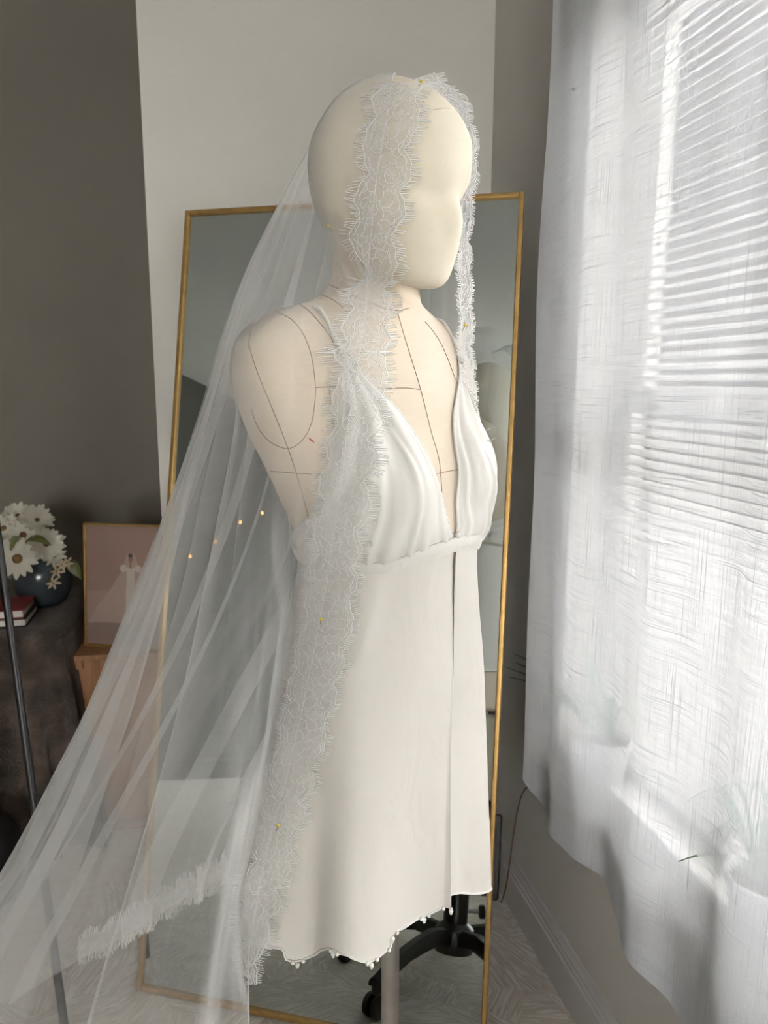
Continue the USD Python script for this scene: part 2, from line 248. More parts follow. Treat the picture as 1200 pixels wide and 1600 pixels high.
# ---------------------------------------------------------------- the room
XW, YB, XE, YA, XL, YR, HC = .745, 1.955, -.1353, 2.95, -3.1, -4.6, 2.85
obj('floor', box(XL-.1, XW+.15, YR-.1, YA+.1, -.06, 0), 'carpet', kind='structure')
obj('ceiling', box(XL-.1, XW+.15, YR-.1, YA+.1, HC, HC+.08), 'ceiling_paint', kind='structure')
obj('wall_back', box(XE, XW+.15, YB, YA+.1, 0, HC), 'wall_paint', kind='structure')
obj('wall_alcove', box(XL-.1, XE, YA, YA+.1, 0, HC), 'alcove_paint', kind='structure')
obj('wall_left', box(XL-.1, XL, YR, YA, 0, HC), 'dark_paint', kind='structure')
RX0, RX1 = -1.7, -.5                                   # added unseen window behind the camera, brightens the back wall and dress
obj('wall_rear', cat([box(XL-.1, RX0, YR-.1, YR, 0, HC), box(RX1, XW+.15, YR-.1, YR, 0, HC), box(RX0, RX1, YR-.1, YR, 0, .75), box(RX0, RX1, YR-.1, YR, 2.3, HC)]), 'wall_paint', kind='structure')
w3 = thing('window_3', 'unseen bare window added in the wall behind the camera to brighten the room', 'window', kind='structure')
obj('casing', cat([rbox(RX0-.07, RX0, YR, YR+.018, .68, 2.37), rbox(RX1, RX1+.07, YR, YR+.018, .68, 2.37), rbox(RX0, RX1, YR, YR+.018, 2.3, 2.37), rbox(RX0, RX1, YR, YR+.03, .72, .75), box(-1.12, -1.08, YR-.07, YR-.03, .75, 2.3)]), 'window_white', w3)
for a_, b_ in ((RX0, -1.12), (-1.08, RX1)): obj('pane', box(a_, b_, YR-.055, YR-.05, .75, 2.3), 'pane', w3)
WY0, WY1, WZ0, WZ1 = -.20, 1.40, .60, 2.10          # the window in view
VY0, VY1 = -2.4, -.70                               # added unseen window on the same wall, behind the camera, for extra daylight
def holes(x0, x1, y0, y1, z0, z1, hs):
    ms = []; ys = y0
    for (a, b, c, d) in hs:
        ms += [box(x0, x1, ys, a, z0, z1), box(x0, x1, a, b, z0, c), box(x0, x1, a, b, d, z1)]; ys = b
    ms.append(box(x0, x1, ys, y1, z0, z1)); return cat(ms)
obj('wall_right', holes(XW, XW+.15, YR, YB, 0, HC, [(VY0, VY1, .75, 2.25), (WY0, WY1, WZ0, WZ1)]), 'wall_paint', kind='structure')
# baseboards with a beaded top
prof = shapely.Polygon([(0, 0), (.016, 0), (.016, .095), (.012, .100), (.014, .108), (.010, .114), (.012, .122), (.007, .130), (.005, .138), (0, .140)])
def board(name, p0, p1, side, mt='trim_paint'):
    m = trimesh.creation.extrude_polygon(prof, float(np.hypot(*(np.subtract(p1, p0)))), engine='earcut')
    d = unit([p1[0]-p0[0], p1[1]-p0[1], 0]); n = np.array(side, float)
    obj(name, frame_to([p0[0], p0[1], 0], n, [0, 0, 1.], d, m) if np.linalg.det(np.array([n, [0, 0, 1.], d])) > 0 else frame_to([p1[0], p1[1], 0], n, [0, 0, 1.], -d, m), mt, kind='structure')
board('baseboard_right', (XW, YB), (XW, YR), (-1, 0, 0)); board('baseboard_back', (XE, YB), (XW-.016, YB), (0, -1, 0))
board('baseboard_rear', (XL, YR), (XW-.016, YR), (0, 1, 0)); board('baseboard_left', (XL, YR+.016), (XL, YA), (1, 0, 0), 'dark_paint'); board('baseboard_alcove', (XL+.016, YA), (XE, YA), (0, -1, 0))
# windows: casing, double-hung sashes, panes, sill
def window(name, y0, y1, z0, z1, label):
    w = thing(name, label, 'window', kind='structure'); c = .075
    obj('casing', cat([rbox(XW-.018, XW, y0-c, y0, z0-c, z1+c), rbox(XW-.018, XW, y1, y1+c, z0-c, z1+c), rbox(XW-.018, XW, y0, y1, z1, z1+c)]), 'window_white', w)
    obj('sill', cat([rbox(XW-.008, XW+.14, y0-.0, y1+.0, z0-.022, z0+.002), rbox(XW-.010, XW, y0-.08, y1+.08, z0-.022, z0+.002)]), 'window_white', w)
    zm = (z0+z1)/2; f = .04
    for k, (a, b, x) in enumerate(((z0+.002, zm+.02, XW+.090), (zm-.02, z1, XW+.115))):
        s = obj('sash', cat([box(x, x+.034, y0, y0+f, a, b), box(x, x+.034, y1-f, y1, a, b), box(x, x+.034, y0+f, y1-f, a, a+f), box(x, x+.034, y0+f, y1-f, b-f, b)]), 'window_white', w)
        obj('pane', box(x+.015, x+.019, y0+f, y1-f, a+f, b-f), 'pane', w)
    return w
window('window_1', WY0, WY1, WZ0, WZ1, 'white double-hung window behind the closed blind and linen curtain')
window('window_2', VY0, VY1, .75, 2.25, 'unseen bare double-hung window added farther along the right wall for extra daylight')
# blind: one mesh per slat
bl = thing('window_blind', 'white horizontal slat blind hanging in the window behind the curtain', 'blind')
bx = XW+.068
obj('headrail', rbox(bx-.018, bx+.018, WY0+.004, WY1-.012, WZ1-.035, WZ1-.002), 'window_white', bl)
t = np.linspace(-1, 1, 7); TILT = math.radians(27)
sec = np.stack([t*.0125, .0022*(1-t*t)], -1)
for k in range(74):
    z = WZ1-.055-k*.0203
    if z < WZ0+.03: break
    a = TILT+.05*math.sin(k*1.7)
    P = np.array([[[bx+u*math.cos(a)-v*math.sin(a), y, z+u*math.sin(a)+v*math.cos(a)] for u, v in sec] for y in (WY0+.006, WY1-.004)])
    obj('slat', thick(P, .0006), 'slat', bl, smooth=40)
obj('bottom_rail', rbox(bx-.013, bx+.013, WY0+.006, WY1-.016, WZ0+.006, WZ0+.024), 'window_white', bl)
for y in (WY0+.12, (WY0+WY1)/2, WY1-.13):
    obj('ladder_cord', cat([tube([[bx+s*.013, y, WZ0+.02], [bx+s*.013, y, WZ1-.03]], .0008, 5) for s in (-1, 1)]), 'window_white', bl)
# outdoors
obj('ground', box(.95, 40, -25, 30, -3.2, -3.1), 'paving', kind='structure')
hs = thing('neighbouring_house', 'pale sided neighbouring house with dark roof seen faintly through the blind', 'house')
obj('wall', box(14, 20, -6, 12, -3.1, 2.6), 'siding', hs)
rf = trimesh.Trimesh([[13.6, -6.3, 2.6], [20.4, -6.3, 2.6], [17, -6.3, 4.9], [13.6, 12.3, 2.6], [20.4, 12.3, 2.6], [17, 12.3, 4.9]], [[0, 1, 2], [3, 5, 4], [0, 2, 5], [0, 5, 3], [1, 4, 5], [1, 5, 2], [0, 3, 4], [0, 4, 1]], process=False)
obj('roof', rf, 'shingle', hs, smooth=False)
for y in (-4, -.5, 3, 6.5, 10):
    obj('window', box(13.93, 14.0, y-.5, y+.5, -.4, 1.2), 'outdoor_pane', hs)
# curtain of slubbed linen hanging in front of the window
HEMZ = CubicSpline([-.4, .2, .6, .85, 1.0, 1.15, 1.30, 1.44], [.40, .40, .39, .41, .455, .475, .463, .50])
def cx(y, z):
    ph = 2*np.pi*((1.44-y)/.30+.25*np.sin(3.1*y+.4))
    amp = .005+.013*np.clip((2.1-z)/1.6, 0, 1)
    return .660+amp*np.cos(ph)+.004*np.sin(ph*2.3+z*2.)+.012*np.exp(-((y-1.20)/.05)**2-((z-.55)/.14)**2)
def cmesh(z0f, z1f, dx, nz):
    y = np.linspace(1.44, -.38, 240)[None, :]; s = np.linspace(0, 1, nz)[:, None]
    z = z0f(y)+(z1f(y)-z0f(y))*s
    edge = np.exp(-(1.44-y)/.03)
    yy = y+edge*(.006*np.sin(z*9)+.010*np.sin(z*4.1+1.)-.004)
    return grid(np.stack([cx(y, z)+dx, yy+0*z, z], -1))
cu = thing('sheer_curtain', 'white slubbed linen sheer curtain hanging over the bright window', 'curtain')
obj('panel', cmesh(lambda y: HEMZ(y)+.0, lambda y: 2.13+0*y, 0, 130), 'linen', cu, smooth=True)
obj('hem', cmesh(lambda y: HEMZ(y)+.001, lambda y: HEMZ(y)+.055, .0025, 12), 'linen_hem', cu, smooth=True)
rod = thing('curtain_rod', 'slim white rod carrying the linen curtain above the window', 'curtain rod')
obj('rod', tube([[.662, 1.50, 2.145], [.662, -.42, 2.145]], .009, 14), 'window_white', rod)
for y in (1.46, -.40): obj('bracket', rbox(.652, XW, y-.008, y+.008, 2.128, 2.134, .002), 'window_white', rod)
# ceiling fixture seen in the mirror
cd = thing('ceiling_disc', 'round white ceiling disc reflected as a faint ring at the top of the mirror', 'ceiling fixture', (-1.07, 1.14, HC))
obj('rim', lathe([(0.075, 0), (.072, -.016), (.062, -.022), (.05, -.010)], 40), 'window_white', cd); obj('cap', lathe([(.05, -.010), (.02, -.012), (0.0005, -.012)], 40), 'ceiling_paint', cd)
# ---------------------------------------------------------------- leaning mirror
MO = np.array([-.2155, 1.5746, 0.]); MA = np.array([.8947, -.4467, 0]); MB = np.array([.4467, .8947, 0]); LEAN = .2129
MU = math.cos(LEAN)*np.array([0, 0, 1.])+math.sin(LEAN)*MB; MN = np.cross(MA, MU)   # MN: towards the room
if MN[1] > 0: MN = -MN
MW, MH, FR = .799, 1.832, .011
def mir(m): return frame_to(MO, MA, -MN, MU, m)          # local: x along, y behind, z up the slope
mr = thing('floor_mirror', 'tall gold-framed floor mirror leaning in the corner behind the dress form', 'mirror')
obj('frame_side', mir(rbox(0, FR, -.004, .026, 0.004, MH, .0025)), 'gold', mr); obj('frame_side', mir(rbox(MW-FR, MW, -.004, .026, 0.004, MH, .0025)), 'gold', mr)
obj('frame_top', mir(rbox(FR, MW-FR, -.004, .026, MH-FR, MH, .0025)), 'gold', mr); obj('frame_bottom', mir(rbox(FR, MW-FR, -.004, .026, .004, .004+FR, .0025)), 'gold', mr)
obj('glass', mir(box(FR-.001, MW-FR+.001, .004, .008, .014, MH-FR+.001)), 'mirror_glass', mr, smooth=False)
obj('backing', mir(box(.006, MW-.006, .0082, .022, .012, MH-.006)), 'black_cloth', mr, smooth=False)
for x0, z1 in ((MW-.018, .50), (-.012, .50)): obj('stand_bar', mir(rbox(x0, x0+.030, .027, .040, .32, z1, .006)), 'black_metal', mr)
# cord on the wall
tag(obj('brown_cord', tube(spl([(.70, 1.43, .50), (.715, 1.47, .455), (.722, 1.53, .42), (.725, 1.58, .36), (.728, 1.62, .25), (.722, 1.65, .05), (.715, 1.66, .004)], 40), .0018, 6), 'brown_cord'), 'thin brown cord drooping from under the curtain to behind the mirror', 'cord')
# ---------------------------------------------------------------- dress form
torso = torso_mesh(); head = head_mesh()
man = thing('dress_form', 'cream cloth dress form with a faceless head on a chrome pole and black castered base', 'dress form')
obj('torso', torso, 'calico', man, smooth=True); obj('head', head, 'head_cloth', man, smooth=True, label='smooth faceless ivory head')
SURF = trimesh.util.concatenate([torso, head])
def hits(px, mesh=None):
    """where the sight lines through these picture points meet the form; rows of nan where they miss"""
    mesh = SURF if mesh is None else mesh; px = np.atleast_2d(np.asarray(px, float)); out = np.full((len(px), 3), np.nan); nrm = out.copy()
    tri = mesh.vertices[mesh.faces]; q = pix(tri.reshape(-1, 3))[:, :2].reshape(-1, 3, 2); lo, hi = q.min(1), q.max(1)
    for k, (x, y) in enumerate(px):
        c = np.flatnonzero((lo[:, 0] <= x) & (hi[:, 0] >= x) & (lo[:, 1] <= y) & (hi[:, 1] >= y))
        if not len(c): continue
        d = ray(x, y); a, b, e = tri[c, 0], tri[c, 1], tri[c, 2]; n = np.cross(b-a, e-a); den = n@d
        ok = np.abs(den) > 1e-14; t = np.where(ok, np.einsum('ij,ij->i', n, a-CAM)/np.where(ok, den, 1), 9e9); P = CAM+t[:, None]*d
        ins = ok & (t > .1)
        for u, v in ((a, b), (b, e), (e, a)): ins &= np.einsum('ij,ij->i', np.cross(v-u, P-u), n) >= -1e-12
        if ins.any(): i = np.flatnonzero(ins)[np.argmin(t[ins])]; out[k] = P[i]; w = unit(n[i]); nrm[k] = w if w@d < 0 else -w
    return out, nrm
def seam(pts, r=.00048, mat='seam_thread', off=.0004, n=None, mesh=None):
    p = spl(np.array(pts, float), n or max(10, int(len(pts)*9))); P, N = hits(p, mesh); ok = ~np.isnan(P[:, 0]); P, N = P[ok], N[ok]
    return tube(P+N*off, r, 5) if len(P) > 3 else None
SEAMS = [[(389, 545), (391, 520), (402, 499), (424, 487), (452, 497), (476, 526), (489, 568), (493, 610), (489, 652), (474, 686), (450, 701), (425, 692), (404, 668), (394, 640)],
 [(389, 538), (400, 575), (420, 625), (450, 700), (468, 755), (482, 808)], [(422, 736), (460, 739), (510, 742)], [(640, 745), (676, 741), (692, 738), (740, 729)],
 [(493, 606), (517, 604), (560, 605), (600, 607), (630, 606), (657, 609)], [(514, 606), (518, 640), (524, 690)], [(620, 485), (632, 527), (657, 609), (673, 673), (687, 727), (691, 790), (692, 830)],
 [(590, 478), (605, 483), (620, 485), (640, 481)], [(664, 503), (686, 532), (715, 602), (735, 650)], [(455, 470), (475, 480), (500, 505), (518, 530), (530, 560)], [(482, 455), (495, 445), (514, 434)], [(486, 457), (515, 466), (545, 492)],
 [(505, 440), (530, 452), (560, 466), (590, 478)]]
for s in SEAMS:
    sm = seam(s)
    if sm is not None: obj('seam', sm, 'seam_thread', man)
obj('seam', seam([(600, 196), (628, 185), (655, 177), (690, 170), (704, 169)], .0005), 'calico', man)
obj('thread_mark', seam([(483, 685), (491, 691)], .0009), 'red_thread', man, label='short red thread mark')
px, py = MAN[:2]
obj('underside', lathe([(.03, .69), (.03, .705)], 24, (px, py, 0)), 'calico', man)
obj('pole', tube([[px, py, .33], [px, py, .74]], .0135, 28), 'chrome', man)
obj('column', cat([lathe([(.0005, .13), (.03, .13), (.032, .14), (.032, .345), (.027, .36), (.015, .362)], 30, (px, py, 0)), lathe([(.0005, .09), (.05, .09), (.055, .11), (.05, .145), (.03, .16)], 30, (px, py, 0))]), 'black_metal', man)
kd = unit(MA*.9-.2*MN*-1)
for z in (.185, .24):
    k = obj('clamp_knob', cat([tube([[px, py, z]+kd*.03, [px, py, z]+kd*.062], .005, 10)]), 'chrome', man)
    obj('grip', tube(np.array([[px, py, z]]*4)+kd*np.array([[.060], [.063], [.074], [.077]]), [.012, .017, .017, .012], 16), 'black_metal', k)
for i in range(5):
    a = math.radians(i*72+20); d = np.array([math.cos(a), math.sin(a), 0])
    P = np.array([[px, py, 0]]*9)+np.linspace(.03, .31, 9)[:, None]*d; P[:, 2] = np.interp(np.linspace(0, 1, 9), [0, .25, .6, 1], [.125, .135, .118, .072])
    sd = np.cross([0, 0, 1.], d); w = np.linspace(.026, .018, 9)[:, None]; h = np.linspace(.022, .012, 9)[:, None]*np.array([[0, 0, 1.]])
    ring = np.stack([P-sd*w-h*.6, P+sd*w-h*.6, P+sd*w*.9+h*.3, P+sd*w*.45+h, P-sd*w*.45+h, P-sd*w*.9+h*.3], 1)
    lm = grid(ring, True); lm = trimesh.Trimesh(np.vstack([lm.vertices, ring[0].mean(0), ring[-1].mean(0)]), np.vstack([lm.faces, [[(k+1) % 6, k, 54] for k in range(6)], [[48+k, 48+(k+1) % 6, 55] for k in range(6)]]), process=False)
    lm.fix_normals(); leg = obj('leg', lm, 'black_metal', man, smooth=40)
    c = np.array([px, py, 0])+d*.30
    cs = [lathe([(.004, .048), (.012, .052), (.012, .07), (.004, .072)], 14, c)]
    for sg in (-1, 1):
        wv = np.array([c+[0, 0, .0255]+sd*sg*q for q in (.004, .006, .018, .020)]); cs.append(tube(wv, [.018, .0252, .0252, .018], 20))
    obj('caster', cat(cs), 'black_metal', leg)
# ---------------------------------------------------------------- slip dress, cut on the form's own angle (t) and height (z)
TS = [PchipInterpolator(TORSO[:, 0], TORSO[:, k]) for k in range(1, 6)]
def tloc(t, z):
    t, z = np.broadcast_arrays(np.asarray(t, float), np.asarray(z, float)); w, f, b, n, roll = [q(np.clip(z, .70, 1.6)) for q in TS]
    c, s = np.cos(t), np.sin(t); x = w*np.sign(c)*np.abs(c)**(2/n); y = np.where(s >= 0, f, b)*np.sign(s)*np.abs(s)**(2/n)-roll*(x/w)**2
    for sx in (-1, 1): y = y+.028*np.exp(-((x-sx*.075)/.052)**2-((z-1.258)/.052)**2)*(s > 0)*np.clip(s, 0, 1)**.5
    return np.stack([x, y, z], -1)
def tnorm(fn, t, z, e=.004):
    a = fn(t+e*5, z)-fn(t-e*5, z); b = fn(t, z+e)-fn(t, z-e); return unit(np.cross(a, b))
from scipy.spatial import cKDTree
_t, _z = np.meshgrid(np.linspace(-np.pi/2, 1.5*np.pi, 900), np.linspace(.72, 1.5, 500), indexing='ij')
_kd = cKDTree(tloc(_t, _z).reshape(-1, 3))
def tz(pxs):
    P, _ = hits(pxs, torso); k = _kd.query(to_local(np.nan_to_num(P)))[1]; r = np.stack([_t.ravel()[k], _z.ravel()[k]], -1); 
    q = pix(to_world(tloc(_t, _z).reshape(-1, 3)))[:, :2]
    for i in np.flatnonzero(np.isnan(P[:, 0])): j = np.argmin(np.hypot(*(q-np.asarray(pxs[i])).T)); r[i] = _t.ravel()[j], _z.ravel()[j]
    return r
H90 = np.pi/2
def curve(pts, n):
    p = np.asarray(pts, float); d = np.r_[0, np.cumsum(np.hypot(np.diff(p[:, 0])*.12, np.diff(p[:, 1])))]; return PchipInterpolator(d/d[-1], p)(np.linspace(0, 1, n))
neck = tz([(697, 817), (690, 786), (677, 744), (657, 698), (627, 652), (590, 611), (562, 582), (546, 562)])
arm = tz([(456, 846), (478, 812), (500, 772), (518, 720), (531, 670), (535, 630), (533, 595), (530, 562)])
ZU = 1.197                                            # underbust seam height in front
seamz = tz([(705, 842), (670, 851), (640, 862), (600, 878), (560, 892)])
def zu(t):                                            # the seam, dipping a little round the side and back
    a = np.abs(np.arctan2(np.sin(t-H90), np.cos(t-H90))); return np.interp(a, [0, .35, .8, 1.4, 3.2], ZS)
_a = np.abs(seamz[:, 0]-H90); ZS = [np.interp(q, _a, seamz[:, 1]) if q <= _a.max() else None for q in (0, .35, .8)]
ZS = [z if z is not None else seamz[-1, 1] for z in ZS]; ZS = ZS+[ZS[-1]-.004, ZS[-1]+.0]
ncu, ncv = 110, 120
def cup(mirror):
    N = curve(np.vstack([[H90-.0, ZS[0]+.004], neck]), ncv); A0 = arm
    tS = A0[0, 0]+.02; A = curve(np.vstack([[tS, zu(tS)+.002], A0]), ncv)
    u = np.linspace(0, 1, ncu)[None, :]; v = np.linspace(0, 1, ncv)[:, None]
    T = N[:, :1]*(1-u)+A[:, :1]*u; Zt = N[:, 1:]*(1-u)+A[:, 1:]*u
    zb = zu(N[0, 0]+(A[0, 0]-N[0, 0])*u); lin = N[0, 1]*(1-u)+A[0, 1]*u
    Zt = Zt+(zb+.001-lin)*(1-v)**3
    L = tloc(T, Zt); Nn = tnorm(tloc, T, Zt)
    # gathers: deep at the underbust seam, running up towards the strap
    g = np.cumsum(1+.75*np.sin(np.linspace(0, 14, ncu)*2.3)+.3*np.sin(np.linspace(0, 40, ncu)))/ncu
    ph = 2*np.pi*(10*g[None, :]*(1+.0*v)+.55*np.sin(2.6*v+3*u))
    near = np.exp(-v/.18)*.0050+.0022*np.exp(-((v-.35)/.25)**2)*np.clip(1.1-u, 0, 1)
    wide = .0042*np.exp(-((v-.55)/.35)**2)*np.sin(2*np.pi*(3.1*u**.8+.8*v)+.5)*(u > 0)
    puff = .009*np.sin(np.pi*np.clip(v*1.15, 0, 1))**.8*np.sin(np.pi*np.clip(u, 0.02, .98))**.6+.004*np.exp(-((v-.07)/.06)**2)*np.sin(np.pi*np.clip(u, .03, .97))**.5
    D = .0030+puff+near*(.5+.5*np.sin(ph))**1.4*np.minimum(1, u/.03)+wide*np.sin(np.pi*u)**.5
    D = D*np.clip((1-v)/.06, .35, 1)
    D[:, 0] = D[:, 1] = .003; D[:, -1] = .0022
    P = L+Nn*D[..., None]
    if mirror: P = P*np.array([-1, 1, 1])
    return P
dress = thing('slip_dress', 'ivory satin slip dress with a deep neckline, gathered cups and pearled slit skirt', 'dress')
for m in (False, True):
    P = to_world(cup(m)); P = P[:, ::-1] if m else P
    obj('bodice_cup', thick(P, .0011), 'satin', dress, smooth=True)
    e = P[:, 0] if not m else P[:, -1]
    obj('neckline_roll', tube(e, .0016, 8), 'satin', dress)
    # strap over the shoulder to the back
    s0 = to_local(P[-1].mean(0)); sgn = 1 if s0[0] > 0 else -1
    if sgn < 0 or m is False: H_, _ = hits([(519, 521), (509, 500), (496, 483), (484, 468), (477, 460)], torso); FRONT = to_local(H_[~np.isnan(H_[:, 0])])*[np.sign(s0[0]), 1, 1]*[-1, 1, 1]*[sgn, 1, 1]; FRONT[:, 0] = np.abs(FRONT[:, 0])
    x0 = FRONT[-1, 0]; bk = [tloc(-math.acos((np.clip(x/float(TS[0](z)), -1, 1))**(float(TS[3](z))/2)), z) for x, z in ((x0+.002, FRONT[-1, 2]+.002), (x0+.004, 1.445), (.10, 1.42), (.098, 1.38), (.094, 1.33), (.09, 1.27), (.086, 1.22))]
    Q = np.vstack([FRONT, np.array(bk)]); Q[:, 0] *= sgn; Q = spl(np.vstack([s0, Q]), 70)
    W_ = to_world(Q); i = cKDTree(torso.vertices); nn = usd_normals(torso)[i.query(W_)[1]]; W_ += nn*.0018
    obj('strap', tube(W_, np.interp(np.linspace(0, 1, 70), [0, .1, 1], [.0042, .0026, .0024]), 8), 'satin', dress)
# back yoke of the bodice, from arm edge round the back to the other arm edge
tA = arm[0, 0]; t = np.linspace(tA-.03, 3*np.pi-tA+.03, 90)[None, :]; v = np.linspace(0, 1, 14)[:, None]
zt = np.interp(np.abs(t-1.5*np.pi), [0, .6, abs(tA-1.5*np.pi)], [1.212, 1.222, arm[0, 1]]); zz = zu(t)+(np.maximum(zt, zu(t)+.012)-zu(t))*v
obj('back_yoke', thick(to_world(tloc(t, zz)+tnorm(tloc, t, zz)*.0034), .001), 'satin', dress, smooth=True)
# waistband
t = np.linspace(H90, H90+2*np.pi, 200, endpoint=False)[None, :]; v = np.linspace(0, 1, 6)[:, None]
zz = zu(t)-.014+.0165*v
obj('waistband', thick(to_world(tloc(t, zz)+tnorm(tloc, t, zz)*(.0056+.001*np.sin(np.pi*v))[..., None]), .002, True), 'satin', dress, smooth=True)
# skirt: section grows downwards from the waist seam into soft folds
SK = np.array([  # z, half width, front, back, sideways shift
 [1.20, .120, .107, .136, 0], [1.16, .116, .103, .134, 0], [1.10, .124, .104, .138, 0], [1.02, .142, .106, .148, 0], [.92, .158, .110, .164, -.006], [.82, .168, .116, .176, -.014], [.72, .175, .124, .186, -.022], [.60, .182, .130, .194, -.028], [.45, .186, .134, .200, -.030]])
SKI = [PchipInterpolator(SK[::-1, 0], SK[::-1, k]) for k in (1, 2, 3, 4)]
def skirt(t, z):
    t, z = np.broadcast_arrays(np.asarray(t, float), np.asarray(z, float)); w, f, b, sh = [q(np.clip(z, .45, 1.2)) for q in SKI]
    c, s = np.cos(t), np.sin(t); n = 2.15
    x = w*np.sign(c)*np.abs(c)**(2/n); y = np.where(s >= 0, f, b)*np.sign(s)*np.abs(s)**(2/n)
    d = np.clip((1.05-z)/.45, 0, 1); d = d*d*(3-2*d)
    a = np.mod(t-H90, 2*np.pi)
    fold = d*(.024*np.cos(5.2*(a-.80))*np.exp(-((a-.85)/.75)**2)+.030*np.cos(6.5*(a-1.75))*np.exp(-((a-1.85)/.55)**2)+.014*np.cos(6*(a-3.2))*((a > 2.2) & (a < 5.2))*np.sin((a-2.2)/3*np.pi)+.010*np.cos(9*(a-5.7))*(a > 5.2))
    r = np.hypot(x, y); return np.stack([x*(1+fold/r)+sh, y*(1+fold/r), z], -1)
tt, zg = np.meshgrid(np.linspace(H90, H90+2*np.pi, 361), np.linspace(1.20, .46, 150), indexing='ij')
skirt_full = grid(to_world(skirt(tt, zg)))
_kt, _kz = tt.ravel(), zg.ravel(); _ks = cKDTree(skirt(tt, zg).reshape(-1, 3))
hem_px = [(717, 1394), (700, 1411), (660, 1432), (636, 1444), (613, 1462), (609, 1482), (583, 1503), (555, 1501), (540, 1492), (522, 1482), (505, 1484), (490, 1492), (463, 1503), (446, 1499), (441, 1484)]
HP, _ = hits(hem_px, skirt_full); ok = ~np.isnan(HP[:, 0]); k = _ks.query(to_local(HP[ok]))[1]; hemtz = np.stack([_kt[k], _kz[k]], -1)
o = np.argsort(hemtz[:, 0]); hemtz = hemtz[o]; keep = np.r_[True, np.diff(hemtz[:, 0]) > .01]; hemtz = hemtz[keep]
te = hemtz[-1, 0]
hem_t = np.r_[H90-.01, hemtz[:, 0], te+.25, te+.6, te+1.2, H90+np.pi+.3]; hem_z = np.r_[hemtz[0, 1], hemtz[:, 1], .66, .70, .76, .79]
hemf = PchipInterpolator(*[np.r_[a] for a in (hem_t[np.r_[True, np.diff(hem_t) > 1e-6]], hem_z[np.r_[True, np.diff(hem_t) > 1e-6]])])
def panel(t0, t1, hz, n, off=0., nv=110, top=.012):
    t = np.linspace(t0, t1, n)[None, :]; v = (np.linspace(0, 1, nv)**.9)[:, None]; h = hz(t); z0 = zu(t)-top; z = z0+(h-z0)*v
    return skirt(t, z)+tnorm(skirt, t, z)*off
Pn = panel(H90-.01, H90+np.pi+.2, hemf, 240)
obj('skirt_panel', thick(to_world(Pn), .0011), 'satin_skirt', dress, smooth=True)
obj('hem_roll', tube(to_world(Pn[-1]), .0016, 8), 'satin', dress)
hz2 = PchipInterpolator([H90+np.pi+.1, 5.2, 5.9, 2*np.pi+.25, 2*np.pi+.6, 2*np.pi+1.1], [.79, .80, .80, .81, .80, .76])
Pf = panel(H90+np.pi+.1, 2*np.pi+1.06, hz2, 150, -.002)
obj('skirt_panel', thick(to_world(Pf), .0011), 'satin_skirt', dress, smooth=True); obj('hem_roll', tube(to_world(Pf[-1]), .0016, 8), 'satin', dress)
# front fall of the far panel, its free edge turned out beside the slit
t0, t1 = 2*np.pi+.96, 2*np.pi+H90-.02
t = np.linspace(t0, t1, 60)[None, :]; v = np.linspace(0, 1, 110)[:, None]; hz3 = .716-.050*(t1-t)/(t1-t0); z0 = zu(t)-.012; z = z0+(hz3-z0)*v
lift = np.clip((t-t0)/(t1-t0), 0, 1); open_ = .030*np.clip((1.12-z)/.35, 0, 1)
L = skirt(t-.0*open_, z); L = L+tnorm(skirt, t, z)*(.004+.006*np.sin(np.pi*lift)*v-.012*(lift**3)*v)[..., None]
obj('front_fall', thick(to_world(L), .0011), 'satin_skirt', dress, smooth=True)
obj('fall_hem', tube(to_world(L[-1]), .0016, 8), 'satin', dress)
obj('edge_facing', thick(to_world(np.stack([Pn[:, 0], Pn[:, 0]*.965+np.array([0, 0, 1])*Pn[:, 0]*.035], 1)), .0008), 'satin', dress)
# pearls clustered along the hem, pearl button at the neckline point
rng = np.random.default_rng(4)
ball = trimesh.creation.icosphere(2, 1.0)
def pearl(c, r):
    m = ball.copy(); m.apply_scale(r); m.apply_translation(c); obj('pearl', m, 'pearl', dress, smooth=True)
hemw = to_world(Pn[-1]); hq = pix(hemw)
for q in ((717, 1397), (663, 1431), (614, 1462), (582, 1503), (523, 1482), (464, 1503)):
    k = np.argmin(np.hypot(hq[:, 0]-q[0], hq[:, 1]-q[1])); 
    for d in ((-4, 0, .0026), (0, -.003, .0031), (4, 0, .0026), (1, -.006, .0022)):
        j = int(np.clip(k+d[0]*.7, 0, len(hemw)-1)); pearl(hemw[j]-CF*.003+np.array([0, 0, d[1]-.0005]), d[2])
hemw = to_world(Pf[-1]); 
for k in (20, 60, 100, 128, 147):
    for d in ((-2, 0, .0026), (0, -.003, .0031), (2, 0, .0026)): pearl(hemw[int(np.clip(k+d[0], 0, 149))]+np.array([0, 0, d[1]]), d[2])
bp = to_world(tloc(H90, ZS[0]+.006)+np.array([0, .009, 0]))
obj('button', trimesh.Trimesh(ball.vertices*np.array([.0042, .0042, .0042])+bp, ball.faces, process=False), 'pearl', dress, smooth=True, label='pearl button')
